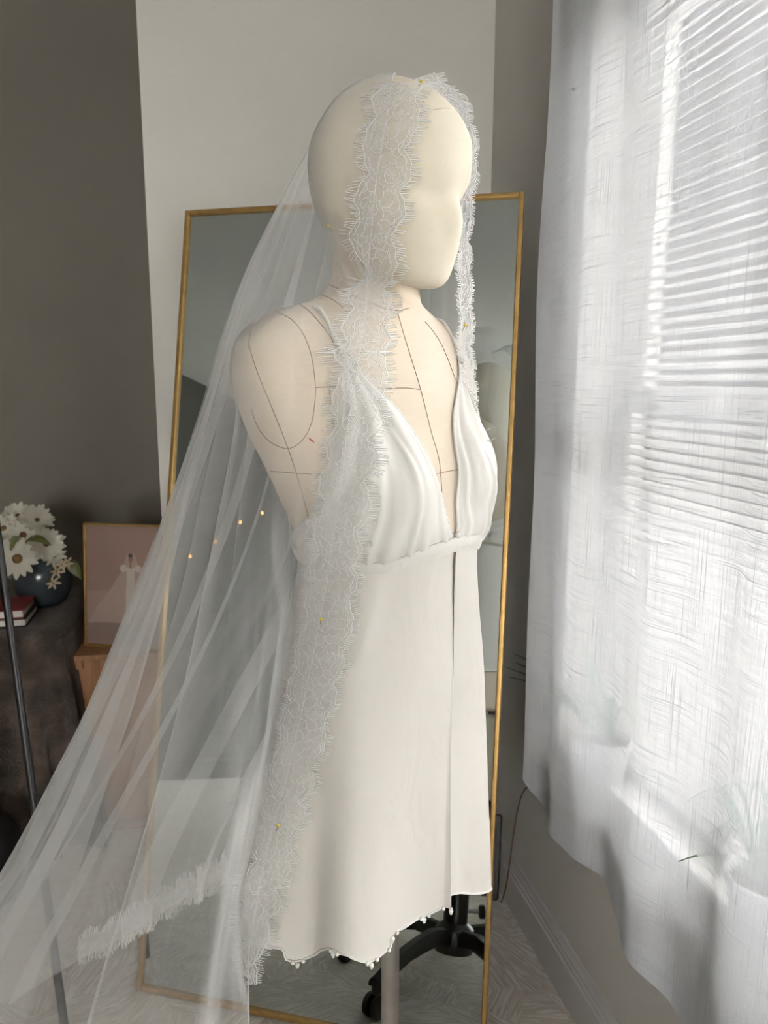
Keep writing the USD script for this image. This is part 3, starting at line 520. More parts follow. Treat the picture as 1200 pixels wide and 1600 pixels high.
# ---------------------------------------------------------------- veil: sheer tulle edged with eyelash lace
veil = thing('bridal_veil', 'sheer white tulle veil with eyelash lace border draped over the dress form and flowing left', 'veil')
NR = usd_normals(torso); NH = usd_normals(head)
FULLD = grid(to_world(skirt(tt, zg))); ND = usd_normals(FULLD)
_c = to_world(np.array([0, 0, 1.]))
def outw(m, n): c = m.vertices-MAN; c = c*np.array([1, 1, 0]); return np.where((np.einsum('ij,ij->i', n, c) < 0)[:, None], -n, n)
ND = outw(FULLD, ND)
cups = [to_world(cup(False)), to_world(cup(True))]
CV = np.vstack([c.reshape(-1, 3) for c in cups]); CN = np.vstack([outw(grid(c), usd_normals(grid(c))) for c in cups])
BODY_V = np.vstack([torso.vertices[:-2], head.vertices[:-2], FULLD.vertices, CV]); BODY_N = np.vstack([NR[:-2], NH[:-2], ND, CN]); BODY_K = cKDTree(BODY_V)
HC0 = to_world(np.array([[0, -.005, 1.63]]), HL, HF)[0]; _hd = head.vertices-HC0; _hr = np.linalg.norm(_hd, axis=1); HKD = cKDTree(_hd/_hr[:, None])
def push(P, gap, it=2):
    sh = P.shape; Q = P.reshape(-1, 3).copy()
    d = Q-HC0; r = np.linalg.norm(d, axis=1); dd, i = HKD.query(d/r[:, None], k=4); rs = _hr[i].mean(1)+gap
    m = (Q[:, 2] > 1.47) & (r < rs); Q[m] = HC0+d[m]*(rs[m]/r[m])[:, None]
    for _ in range(it):
        d, i = BODY_K.query(Q, k=3)
        for j in range(3):
            s = np.einsum('ij,ij->i', Q-BODY_V[i[:, j]], BODY_N[i[:, j]]); m = (s < gap) & (d[:, j] < .09); Q[m] += BODY_N[i[m, j]]*(gap-s[m])[:, None]
    return Q.reshape(sh)
COVER = trimesh.util.concatenate([torso, head, FULLD]+[grid(c) for c in cups])
def smooth1(a, s):
    from scipy.ndimage import gaussian_filter1d
    return gaussian_filter1d(a, s, axis=0, mode='nearest')
# the lace strip: rows of (y, left x, right x) along its course in the picture, then hung on the form
LACE = np.array([(121, 618, 672), (128, 602, 666), (140, 590, 658), (165, 581, 650), (200, 577, 645), (240, 572, 640), (300, 561, 633), (340, 554, 626), (400, 547, 612), (450, 546, 611), (500, 541, 606), (560, 533, 601), (620, 525, 597), (680, 517, 590),
  (740, 506, 580), (800, 499, 571), (850, 494, 561), (900, 486, 554), (950, 479, 550), (1000, 470, 543), (1050, 456, 531), (1100, 447, 519), (1150, 437, 506), (1200, 427, 494), (1250, 415, 480), (1300, 403, 464), (1350, 389, 450), (1395, 379, 440), (1430, 374, 428), (1470, 376, 414), (1510, 381, 404), (1550, 388, 396)], float)
def lace_strip(rows, n=420, m=9, gap=.007, depth_free=None):
    d = np.r_[0, np.cumsum(np.hypot(np.diff(rows[:, 0]), np.diff(rows[:, 1:].mean(1))))]; f = PchipInterpolator(d, rows)(np.linspace(0, d[-1], n))
    G = np.zeros((n, m, 3)); dep = np.full((n, m), np.nan)
    for j, u in enumerate(np.linspace(0, 1, m)):
        px = np.stack([f[:, 1]*(1-u)+f[:, 2]*u, f[:, 0]], -1)
        H, _ = hits(px[::4], COVER); dd = (H-CAM)@CF; k = np.flatnonzero(~np.isnan(dd)); dep[:, j] = np.interp(np.arange(n), np.arange(n)[::4][k], dd[k])
    # the cloth spans hollows: keep the nearer envelope, then relax it
    from scipy.ndimage import minimum_filter1d, gaussian_filter
    e = minimum_filter1d(dep, 25, axis=0, mode='nearest'); e = gaussian_filter(.55*e+.45*dep, (10, 1.2), mode='nearest'); dep = np.minimum(e, dep+.02)
    if depth_free is not None: dep = depth_free(f[:, 0], dep)
    for j, u in enumerate(np.linspace(0, 1, m)):
        px = np.stack([f[:, 1]*(1-u)+f[:, 2]*u, f[:, 0]], -1)
        G[:, j] = np.array([at(x, y, q) for (x, y), q in zip(px, dep[:, j]-gap)])
    return G
def free_hang(y, dep):
    k = np.argmin(np.abs(y-1330)); base = dep[k].mean(); t = np.clip((y-1300)/80, 0, 1)[:, None]
    return dep*(1-t)+t*(base-.004+.012*np.sin((y-1330)/26)[:, None]*np.linspace(-1, 1, dep.shape[1]))
from scipy.interpolate import RegularGridInterpolator
def lace(G, name_seed, scal=.0062, period=.052, lash=.0125, cords=True, label=None):
    """G: (n along, m across). net ground with scalloped edges, eyelash fringe, outline cords"""
    n, m = G.shape[:2]; mid = G[:, m//2]; s = np.r_[0, np.cumsum(np.linalg.norm(np.diff(mid, axis=0), axis=1))]; L = s[-1]
    wid = np.linalg.norm(G[:, -1]-G[:, 0], axis=1); wid = np.maximum(smooth1(wid, 6), .004)
    f = RegularGridInterpolator((s, np.linspace(0, 1, m)), G, bounds_error=False, fill_value=None)
    wf = lambda q: np.interp(q, s, wid)
    def uvp(q, u): q = np.asarray(q, float); return f(np.stack([np.clip(q, 0, L), np.asarray(u, float)], -1))
    def bound(q, side):
        ph = np.pi*(q/period+.5*side)+.35*np.sin(q*41+side); return (scal*(1.9*np.abs(np.sin(ph))-1.1)+.0012*np.sin(q*330+side))/wf(q)
    na, nb = int(L/.0018), 14
    q = np.linspace(0, L, na)[:, None]; w = np.linspace(0, 1, nb)[None, :]; lo = 0-bound(q, 0); hi = 1+bound(q, 1); u = lo+(hi-lo)*w
    P = uvp(np.broadcast_to(q, u.shape).ravel(), u.ravel()).reshape(na, nb, 3)
    par = obj('lace_border', grid(P), 'lace_net', veil, smooth=True, uv=np.stack([(u*wf(q)).ravel(), np.broadcast_to(q, u.shape).ravel()], -1), label=label)
    rng = np.random.default_rng(name_seed); V, F = [], []
    def ribbon(Q, w0, w1=None, lift=.0006):
        Q = np.asarray(Q); T = unit(np.gradient(Q, axis=0)); view = unit(CAM-Q); sd = unit(np.cross(T, view)); ww = np.linspace(w0, w0 if w1 is None else w1, len(Q))[:, None]
        a, b, c = Q-sd*ww+view*lift*.2, Q+view*(lift+ww*.6), Q+sd*ww+view*lift*.2; o = sum(map(len, V)); k = len(Q); V.append(np.vstack([a, b, c])); i = np.arange(k-1)
        for x in (0, k): F.append(np.stack([o+x+i, o+x+k+i, o+x+k+i+1], -1)); F.append(np.stack([o+x+i, o+x+k+i+1, o+x+i+1], -1))
    def flush(name):
        p = obj(name, trimesh.Trimesh(np.vstack(V), np.vstack(F), process=False), 'lace_thread', par, smooth=False, kind='stuff'); V.clear(); F.clear(); return p
    # eyelashes in tufts along both scalloped edges
    for side in (0, 1):
        x = 0.003
        while x < L-.003:
            k = rng.integers(4, 8); lean = rng.uniform(-.25, .25)
            for _ in range(k):
                b = -bound(x, 0) if side == 0 else 1+bound(x, 1); ln = lash*rng.uniform(.82, 1.12)/wf(x); sg = -1 if side == 0 else 1
                tt_ = np.linspace(0, 1, 4); xs = x+tt_*lash*lean+tt_**2*lash*rng.uniform(-.12, .12); us = b+sg*ln*tt_
                if 0 < x < L: ribbon(uvp(xs, us)+unit(CAM-uvp(xs, us))*(.0006+.002*tt_[:, None]*rng.uniform(0, 1)), .00062, .00050)
                x += rng.uniform(.0021, .0031)
            x += rng.uniform(.0015, .0035)
    flush('eyelash_fringe')
    if cords:
        from scipy.spatial import Voronoi
        # border cords, doubled
        for side in (0, 1):
            for ins, w_ in ((.0006, .0009), (.0065, .0006)):
                qq = np.linspace(0, L, int(L/.0022)); b = (-bound(qq, 0) if side == 0 else 1+bound(qq, 1))+(1 if side == 0 else -1)*(ins+(.0012*np.sin(qq*520) if ins > .002 else 0))/wf(qq); ribbon(uvp(qq, b), w_)
        # flowers and the cells between them
        wm = float(np.median(wid)); pts = []; flowers = []
        x = .012; k = 0
        while x < L-.01:
            c = np.array([x, wm*(.33+.34*(k % 2)+rng.uniform(-.05, .05))]); flowers.append(c); x += rng.uniform(.030, .038); k += 1
        while len(pts) < L*wm/(.0096**2):
            pts.append([rng.uniform(-.01, L+.01), rng.uniform(-.006, wm+.006)])
        pts = np.array(pts)
        for _ in range(3):  # relax
            d, i = cKDTree(pts).query(pts, k=5); pts += sum((pts-pts[i[:, j]])/np.maximum(d[:, j:j+1], 1e-4)*np.clip(.0105-d[:, j:j+1], 0, 1)*.35 for j in range(1, 5))
        vor = Voronoi(pts)
        def arc(a, b, bulge, k=6):
            t = np.linspace(0, 1, k)[:, None]; nrm = np.array([-(b-a)[1], (b-a)[0]]); return a+(b-a)*t+nrm*bulge*4*t*(1-t)
        fl = np.array(flowers)
        for a, b in vor.ridge_vertices:
            if a < 0 or b < 0: continue
            A, B = vor.vertices[a], vor.vertices[b]
            if min(A[0], B[0]) < 0 or max(A[0], B[0]) > L or not (-.001 < A[1] < wm+.001 and -.001 < B[1] < wm+.001): continue
            mdd = np.min(np.hypot(*(fl-(A+B)/2).T))
            if mdd < .0095 or rng.random() < .06: continue
            c = arc(A, B, rng.choice([-.24, .24])); ribbon(uvp(c[:, 0], c[:, 1]/wm), .00048)
        for c in flowers:
            a0 = rng.uniform(0, 6.28)
            for j in range(6):
                a = a0+j*np.pi/3; th = np.linspace(-.52, .52, 9); r = .0042+.0052*np.cos(th*1.9)**.6
                pp = c+np.stack([r*np.cos(a+th*1.05), r*np.sin(a+th*1.05)], -1); ok = (pp[:, 1] > -.002) & (pp[:, 1] < wm+.002)
                if ok.all(): ribbon(uvp(pp[:, 0], pp[:, 1]/wm), .00054)
                ll = c+np.outer(np.linspace(.0016, .0062, 4), [np.cos(a), np.sin(a)]); ribbon(uvp(ll[:, 0], ll[:, 1]/wm), .0003)
            th = np.linspace(0, 2*np.pi, 12); pp = c+.0016*np.stack([np.cos(th), np.sin(th)], -1); ribbon(uvp(pp[:, 0], pp[:, 1]/wm), .0005)
        flush('outline_cord')
    return par
GN = lace_strip(LACE, depth_free=free_hang); from scipy.ndimage import gaussian_filter1d as gf1
for _ in range(3): GN[:385] = push(GN[:385], .0065); GN = gf1(GN, 3.5, axis=0, mode='nearest')
GN[:385] = push(GN[:385], .004)
# ---- far strip: from the crown over the far temple, down past the far shoulder
def far_strip():
    ctr = np.array([(664, 128, .95), (690, 138, .965), (712, 155, .985), (727, 178, 1.0), (735, 205, 1.01), (739, 235, 1.02), (738, 280, 1.03), (731, 330, 1.035), (729, 380, 1.04), (731, 430, 1.04), (733, 480, 1.035), (733, 530, 1.03), (735, 570, 1.03), (739, 610, 1.03), (742, 650, 1.035), (738, 690, 1.06), (720, 740, 1.10)], float)
    d = np.r_[0, np.cumsum(np.hypot(np.diff(ctr[:, 0]), np.diff(ctr[:, 1])))]; c = PchipInterpolator(d, ctr)(np.linspace(0, d[-1], 220)); s = np.linspace(0, 1, 220)
    P = np.array([at(*q) for q in c]); back = unit(CF*np.array([1, 1, 0])); rt = unit(CR*np.array([1, 1, 0]))
    G = np.zeros((220, 9, 3))
    for j, u in enumerate(np.linspace(0, 1, 9)):   # seen nearly edge-on: runs away from the eye, the free scallops turned to the right
        ang = np.interp(s, [0, .05, .12, .2, .5, 1], [.15, .45, .8, 1.05, 1.1, 1.15])
        dirv = rt[None]*np.cos(ang)[:, None]+back[None]*np.sin(ang)[:, None]; wd = np.interp(s, [0, .06, 1], [.030, .045, .045])[:, None]
        G[:, j] = P+dirv*wd*(u-.78)+np.array([0, 0, .010])*np.interp(s, [0, .08], [1, 0])[:, None]*u
    return push(G, .004)
GF = far_strip()
# ---- tulle sheet: meridians from the crown, near lace edge -> round the back (left) -> far side
MER = [  # each: (picture x, y, distance) from crown to hem
 [(622, 122, .95), (592, 200, .90), (580, 330, .875), (575, 450, .86), (555, 600, .845), (525, 760, .84), (508, 900, .845), (475, 1050, .845), (445, 1200, .845), (412, 1340, .845), (388, 1480, .835), (389, 1620, .83), (392, 1760, .83)],
 [(612, 120, .96), (560, 205, .92), (535, 330, .91), (512, 440, .88), (492, 570, .845), (485, 730, .86), (468, 880, .885), (440, 1040, .89), (416, 1180, .885), (380, 1330, .87), (358, 1480, .85), (350, 1620, .825), (348, 1760, .82)],
 [(603, 119, .965), (535, 215, .94), (503, 330, .94), (468, 450, .885), (440, 580, .83), (425, 730, .835), (412, 880, .85), (400, 1040, .855), (386, 1180, .85), (352, 1330, .81), (320, 1480, .80), (305, 1620, .79), (300, 1760, .79)],
 [(595, 118, .97), (515, 215, .96), (470, 330, .965), (425, 460, .91), (392, 590, .85), (372, 740, .85), (355, 890, .845), (340, 1050, .835), (315, 1200, .82), (280, 1340, .805), (245, 1480, .79), (225, 1620, .78), (215, 1760, .78)],
 [(588, 117, .975), (500, 220, .98), (450, 330, .985), (402, 460, .945), (358, 600, .905), (325, 750, .89), (296, 900, .875), (262, 1060, .86), (225, 1200, .845), (180, 1350, .83), (135, 1500, .815), (100, 1640, .80), (80, 1780, .80)],
 [(582, 117, .985), (490, 225, 1.0), (430, 340, 1.005), (375, 480, .985), (334, 620, .96), (288, 770, .945), (244, 920, .93), (192, 1070, .92), (142, 1210, .91), (82, 1360, .90), (10, 1510, .89), (-40, 1650, .88), (-80, 1790, .88)],
 [(578, 117, 1.0), (488, 232, 1.03), (420, 355, 1.035), (360, 500, 1.03), (318, 640, 1.02), (262, 800, 1.01), (206, 940, 1.0), (142, 1090, 1.0), (82, 1220, 1.0), (12, 1360, 1.0), (-70, 1500, 1.0), (-130, 1650, 1.0), (-180, 1790, 1.0)],
 [(584, 117, 1.02), (500, 235, 1.06), (450, 360, 1.08), (400, 500, 1.10), (360, 640, 1.11), (312, 780, 1.12), (258, 920, 1.13), (194, 1070, 1.14), (124, 1210, 1.15), (54, 1340, 1.16), (-30, 1470, 1.17), (-90, 1590, 1.18), (-140, 1690, 1.18)],
 [(600, 118, 1.03), (530, 235, 1.08), (500, 360, 1.12), (468, 500, 1.15), (430, 640, 1.16), (395, 780, 1.17), (345, 920, 1.18), (280, 1060, 1.19), (210, 1190, 1.20), (140, 1310, 1.21), (80, 1420, 1.22), (30, 1510, 1.22), (0, 1570, 1.22)],
 [(630, 120, 1.03), (600, 235, 1.10), (590, 360, 1.14), (570, 500, 1.17), (530, 640, 1.19), (490, 780, 1.20), (440, 900, 1.21), (380, 1020, 1.22), (320, 1130, 1.23), (260, 1240, 1.24), (200, 1350, 1.25), (160, 1440, 1.25), (140, 1500, 1.25)],
 [(660, 126, 1.03), (668, 235, 1.09), (670, 360, 1.12), (668, 500, 1.16), (640, 640, 1.20), (600, 770, 1.22), (540, 880, 1.23), (480, 990, 1.24), (430, 1090, 1.25), (380, 1190, 1.25), (340, 1280, 1.26), (310, 1350, 1.26), (300, 1400, 1.26)],
 [(690, 138, 1.0), (728, 240, 1.03), (722, 360, 1.05), (724, 480, 1.06), (728, 590, 1.06), (715, 720, 1.12), (650, 830, 1.20), (580, 930, 1.23), (520, 1030, 1.24), (465, 1130, 1.25), (420, 1220, 1.255), (380, 1310, 1.26), (355, 1370, 1.26)]]
MP = np.array([[at(*q) for q in m] for m in MER])
_gy = pix(GN[:, 3])[:, 1]
for k, q in enumerate(MER[0]):                                    # the sheet's near edge is sewn along the lace
    if 150 < q[1] < 1545: i = np.argmin(np.abs(_gy-q[1])); MP[0, k] = GN[i, 3]+unit(GN[i, 3]-CAM)*.003                 # 12 x 13 x 3
NU, NV = 620, 150
uk = np.r_[0, np.cumsum(np.linalg.norm(np.diff(MP[:, 6], axis=0), axis=1))]; uk = .5*uk/uk[-1]+.5*np.linspace(0, 1, len(uk)); vk = np.linspace(0, 1, MP.shape[1])
SU = PchipInterpolator(uk, MP, axis=0); vv = np.linspace(0, 1, NV); us = np.linspace(0, 1, NU)
def sheet(u, v):   # arrays
    A = SU(np.linspace(0, 1, 241)); A = PchipInterpolator(vk, A, axis=1)(np.linspace(0, 1, 121))
    return RegularGridInterpolator((np.linspace(0, 1, 241), np.linspace(0, 1, 121)), A)(np.stack([np.clip(u, 0, 1), np.clip(v, 0, 1)], -1))
U, Vv = np.meshgrid(us, vv, indexing='ij')
pr = np.random.default_rng(21)
grow = np.clip((Vv-.015)/.22, 0, 1); grow = grow*grow*(3-2*grow); grow = .25*np.clip(Vv/.05, 0, 1)+.75*grow
PL = [(.20, .014, .8), (.262, .014, 2.8), (.30, .018, 1.2), (.335, .016, 2.3), (.40, .024, 1.7), (.45, .009, 1.5), (.495, .016, 2.2), (.575, .022, 1.6), (.64, .013, 2.2), (.70, .026, 1.8), (.765, .012, 1.6), (.825, .026, 2.0), (.90, .016, 2.0)]
du = 0*U; dn = 0*U
for (uk_, w_, a_) in PL:                       # pleats: the cloth doubles back on itself along each
    c_ = uk_+.006*np.sin(4*Vv+uk_*40); x = (U-c_)/(w_*(.8+.5*Vv)); g_ = np.exp(-x*x)
    du += -a_*w_*1.55*x*g_*grow*(.75+.35*np.sin(3.1*Vv+uk_*60)); dn += (.010 if int(uk_*1000) % 2 else -.010)*a_*.5*np.exp(-x*x*.6)*grow*(.5+.8*Vv)
edge = np.clip(U/.10, 0, 1)*np.clip((1-U)/.04, 0, 1)
P = sheet(U+du*edge, Vv)
dU = sheet(np.clip(U+.004, 0, 1), Vv)-sheet(np.clip(U-.004, 0, 1), Vv); dV = sheet(U, np.clip(Vv+.01, 0, 1))-sheet(U, np.clip(Vv-.01, 0, 1)); nrm = unit(np.cross(dU, dV))
P = P+nrm*(dn*edge)[..., None]
P = P+nrm*(.010*(meshkit.fbm(np.stack([U*22, Vv*5, 0*U], -1), 3, 5)-.5)*2*grow*edge*(.3+Vv))[..., None]
P = push(P, .0035); P[1:-1] = gf1(gf1(P, 2.0, axis=0, mode='nearest'), 1.2, axis=1, mode='nearest')[1:-1]; P = push(P, .0022, 1)
# the lace lies on top of the net: keep the sheet just behind the strip
_lf = GN.reshape(-1, 3); _lk = cKDTree(_lf); _ln = unit(CAM-_lf)
for _ in range(2):
    Q = P[:int(NU*.34)].reshape(-1, 3); d_, i_ = _lk.query(Q); s_ = np.einsum('ij,ij->i', Q-_lf[i_], _ln[i_]); k_ = np.clip((.055-d_)/.03, 0, 1)
    m_ = (s_ > -.0035) & (k_ > 0); Q[m_] -= _ln[i_[m_]]*((s_[m_]+.0035)*k_[m_])[:, None]; P[:int(NU*.34)] = Q.reshape(int(NU*.34), NV, 3)
    P[:int(NU*.34)] = push(P[:int(NU*.34)], .0008, 1)
obj('tulle', grid(P), 'tulle', veil, smooth=True)
obj('rolled_edge', tube(P[0, ::2], .0009, 5), 'lace_thread', veil)
lace(GN, 11, label='near lace border falling from crown past the cheek to the hem')
lace(GF, 12, cords=True, label='far lace border along the far cheek')
# hem lace of the train's far side, seen through the near layer
GH = np.stack([P[-int(NU*.24):, -1]+np.array([0, 0, 1.])*q for q in np.linspace(.034, -.004, 7)], 1)
lace(GH, 13, cords=False, label='lace hem of the far side of the train')
# pins
def pin(name, p, d, ln, head_mat, label, r=.0021):
    t = thing(name, label, 'pin', group=None); p = np.asarray(p); d = unit(d)
    obj('shaft', tube([p, p+d*ln*.5, p+d*ln], .0004, 6), 'pin_steel', t); h = ball.copy(); h.apply_scale(r); h.apply_translation(p); obj('ball_head', h, head_mat, t, smooth=True)
def pin_px(a, b, label, lift=.012, r=.0021, mat='pin_yellow'):
    H, N = hits([a, b], COVER); 
    for i in (0, 1):
        if np.isnan(H[i, 0]): H[i] = at(*(a if i == 0 else b), np.nanmean((H[~np.isnan(H[:, 0])]-CAM)@CF) if (~np.isnan(H[:, 0])).any() else .98)
    A = H[0]+unit(CAM-H[0])*lift; B = H[1]+unit(CAM-H[1])*.004; pin('dressmaker_pin', A, B-A, np.linalg.norm(B-A), mat, label, r)
pin_px((658, 128), (652, 140), 'yellow ball-headed pin at the crown holding the lace'); pin_px((727, 508), (722, 518), 'yellow ball-headed pin in the far lace border beside the neck')
pin_px((502, 968), (493, 1003), 'yellow ball-headed pin in the lace beside the skirt, upper of two'); pin_px((435, 1290), (425, 1314), 'yellow ball-headed pin in the lace near the hem, lower of two')
pin_px((513, 353), (520, 362), 'yellow ball-headed pin at the nape of the head'); pin_px((575, 528), (553, 576), 'fine steel pin slanting through the lace at the collarbone', r=.0009, mat='pin_steel')
# ---------------------------------------------------------------- alcove: crate, picture, table with throw, vase of daisies, books, tripod
V2 = lambda a: np.array([math.cos(a), math.sin(a), 0.])
def rot_to(m, o, ang):
    m = m.copy(); m.apply_transform(trimesh.transformations.rotation_matrix(ang, [0, 0, 1.])); m.apply_translation(o); return m
CO, CA = np.array([-.452, 2.262, 0.]), math.radians(-6)
cr = thing('wooden_crate', 'reddish-brown wooden crate standing open-fronted under the framed picture', 'crate')
CW, CD, CH, th = .300, .27, .575, .016
for nm, q in (('side_board', rbox(0, th, 0, CD, 0, CH, .002)), ('side_board', rbox(CW-th, CW, 0, CD, 0, CH, .002)), ('top_board', rbox(th, CW-th, 0, CD, CH-th, CH, .002)), ('bottom_board', rbox(th, CW-th, 0, CD, 0.0, th, .002)), ('back_board', rbox(th, CW-th, CD-.012, CD, th, CH-th, .002)),
              ('corner_block', rbox(th, th+.028, .004, .03, CH-th-.03, CH-th, .002)), ('corner_block', rbox(CW-th-.028, CW-th, .004, .03, CH-th-.03, CH-th, .002)), ('front_panel', rbox(th, CW-th, .022, .034, th, CH-th, .002))):
    obj(nm, rot_to(q, CO, CA), 'wood', cr)
# framed fashion print leaning on the alcove side, bride with a long veil
PW, PH = .292, .385; PA = math.radians(-21); lean = math.radians(6)
ex = V2(PA); bk = np.array([-ex[1], ex[0], 0]); ez = math.cos(lean)*np.array([0, 0, 1.])+math.sin(lean)*bk; ey = np.cross(ez, ex)
PO = np.array([-.412, 2.345, CH+.001])
def pic(m): return frame_to(PO, ex, ey, ez, m)
fp = thing('framed_print', 'thin gold-framed pinkish print of a veiled bride standing on the wooden crate', 'picture')
for nm, q in (('frame_side', rbox(0, .007, -.002, .016, 0, PH, .0015)), ('frame_side', rbox(PW-.007, PW, -.002, .016, 0, PH, .0015)), ('frame_top', rbox(.007, PW-.007, -.002, .016, PH-.007, PH, .0015)), ('frame_bottom', rbox(.007, PW-.007, -.002, .016, 0, .007, .0015))): obj(nm, pic(q), 'gold', fp)
def flat(poly, d0, d1):
    m = trimesh.creation.extrude_polygon(poly, d1-d0, engine='earcut'); v = m.vertices.copy(); m.vertices = np.stack([v[:, 0], -(v[:, 2]+d0), v[:, 1]], -1); m.invert(); return m
obj('sheet', pic(box(.006, PW-.006, .005, .010, .006, PH-.006)), 'print_pink', fp, smooth=False)
S = shapely.Polygon; cxp = .152
def blob(pts, r=.003): return S(pts).buffer(r).buffer(-r)
obj('print_ground', pic(flat(S([(.008, .008), (PW-.008, .008), (PW-.008, .075), (.008, .075)]), -.0048, -.0046)), 'print_floor', fp)
obj('print_panel', pic(flat(S([(.008, .075), (.075, .075), (.095, .175), (.008, .175)]), -.0048, -.0046)), 'print_pale', fp)
obj('print_veil', pic(flat(blob([(cxp-.012, .292), (cxp+.012, .292), (cxp+.030, .245), (cxp+.036, .16), (cxp+.032, .075), (cxp-.02, .075), (cxp-.09, .078), (.012, .072), (.040, .125), (.085, .18), (cxp-.028, .24)]), -.0046, -.0044)), 'print_veil', fp)
obj('print_gown', pic(flat(blob([(cxp-.014, .252), (cxp-.004, .246), (cxp+.004, .246), (cxp+.014, .252), (cxp+.012, .215), (cxp+.016, .175), (cxp+.020, .075), (cxp-.018, .075), (cxp-.016, .17), (cxp-.012, .215)], .001), -.0044, -.0042)), 'print_gown', fp)
for sx in (-1, 1): obj('print_sleeve', pic(flat(shapely.Point(cxp+sx*.024, .247).buffer(.011), -.0044, -.0042)), 'print_gown', fp)
obj('print_leg', pic(flat(blob([(cxp+.002, .155), (cxp+.009, .15), (cxp+.008, .085), (cxp+.003, .082)], .001), -.0042, -.0040)), 'print_skin', fp)
obj('print_face', pic(flat(shapely.affinity.scale(shapely.Point(cxp, .276).buffer(.0075), 1, 1.3), -.0044, -.0042)), 'print_skin', fp)
obj('print_neck', pic(flat(S([(cxp-.003, .250), (cxp+.003, .250), (cxp+.003, .268), (cxp-.003, .268)]), -.0044, -.0042)), 'print_skin', fp)
obj('print_hair', pic(flat(shapely.affinity.scale(shapely.Point(cxp, .287).buffer(.0075), 1, .8), -.0042, -.0040)), 'print_hair', fp)
# table under a brown fur throw
TX0, TX1, TY0, TY1, TZ = -1.20, -.455, 2.20, 2.72, .665
tb = thing('side_table', 'low side table hidden beneath the brown fur throw', 'table')
obj('top', rbox(TX0, TX1-.03, TY0, TY1, TZ-.03, TZ), 'black_metal', tb)
for x in (TX0+.03, TX1-.08):
    for y in (TY0+.03, TY1-.07): obj('leg', rbox(x, x+.04, y, y+.04, 0, TZ-.03), 'black_metal', tb)
nn, mm = 130, 60
def throw():
    cxx, cyy = (TX0+TX1)/2, (TY0+TY1)/2; a = np.linspace(0, 2*np.pi, nn, endpoint=False); hw, hd = (TX1-TX0)/2, (TY1-TY0)/2
    c, s_ = np.cos(a), np.sin(a); n = 9; bx_, by_ = hw*np.sign(c)*np.abs(c)**(2/n), hd*np.sign(s_)*np.abs(s_)**(2/n)
    rows = []
    for k in range(mm):
        v = k/(mm-1)
        if v < .35: f = v/.35*.985+.0015; z = TZ+.012+.006*np.sin(7*bx_*f+3)*np.cos(9*by_*f); x, y = bx_*f, by_*f
        else:
            d = (v-.35)/.65; z = TZ+.012-(.016*(1-np.exp(-d*40)))-d*(TZ-.02); out = .02+.06*d+.035*d*np.sin(9*a+1.5)+.018*d*np.sin(17*a); x, y = bx_*(1+out/hw*1.0), by_*(1+out/hd*.8)
        rows.append(np.stack([cxx+x, cyy+y, z+0*x], -1))
    P = np.array(rows); return P+.005*(meshkit.noise(P*60)[..., None]-.5)
fu = throw()
m = grid(fu, True); obj_ = obj('fur_throw', m, 'fur', None, smooth=True); tag(obj_, 'dark brown fur throw draped over the low table', 'throw')
# books under the vase's left
for k, (x0, x1, y0, y1, z0, z1, mt, lb) in enumerate(((-.74, -.548, 2.24, 2.40, TZ+.018, TZ+.042, 'book_dark', 'dark-covered book lying lowest on the fur throw'), (-.735, -.553, 2.243, 2.395, TZ+.0425, TZ+.068, 'book_red', 'dark red book with white pages lying on top of another'))):
    b = thing('book', lb, 'book', group=None)
    obj('cover', cat([rbox(x0, x1, y0, y1, z0, z0+.003, .001), rbox(x0, x1, y0, y1, z1-.003, z1, .001), rbox(x0, x0+.004, y0, y1, z0, z1, .001)]), mt, b); obj('pages', box(x0+.003, x1-.004, y0+.004, y1-.004, z0+.0031, z1-.0031), 'paper', b, smooth=False)
# vase
VX, VY, VZ = -.545, 2.475, TZ+.019
vs = thing('ceramic_vase', 'dark blue-grey round ceramic vase holding white daisies', 'vase', (VX, VY, VZ))
obj('body', lathe([(.001, 0), (.05, .0), (.066, .012), (.084, .05), (.090, .09), (.085, .125), (.068, .15), (.060, .160), (.066, .168), (.066, .174), (.058, .172), (.055, .155), (.06, .10), (.001, .05)], 48), 'vase_glaze', vs)
obj('lip', tube([[.063*math.cos(a), .063*math.sin(a), .174] for a in np.linspace(0, 2*np.pi, 40)], .004, 8, False), 'vase_glaze', vs)
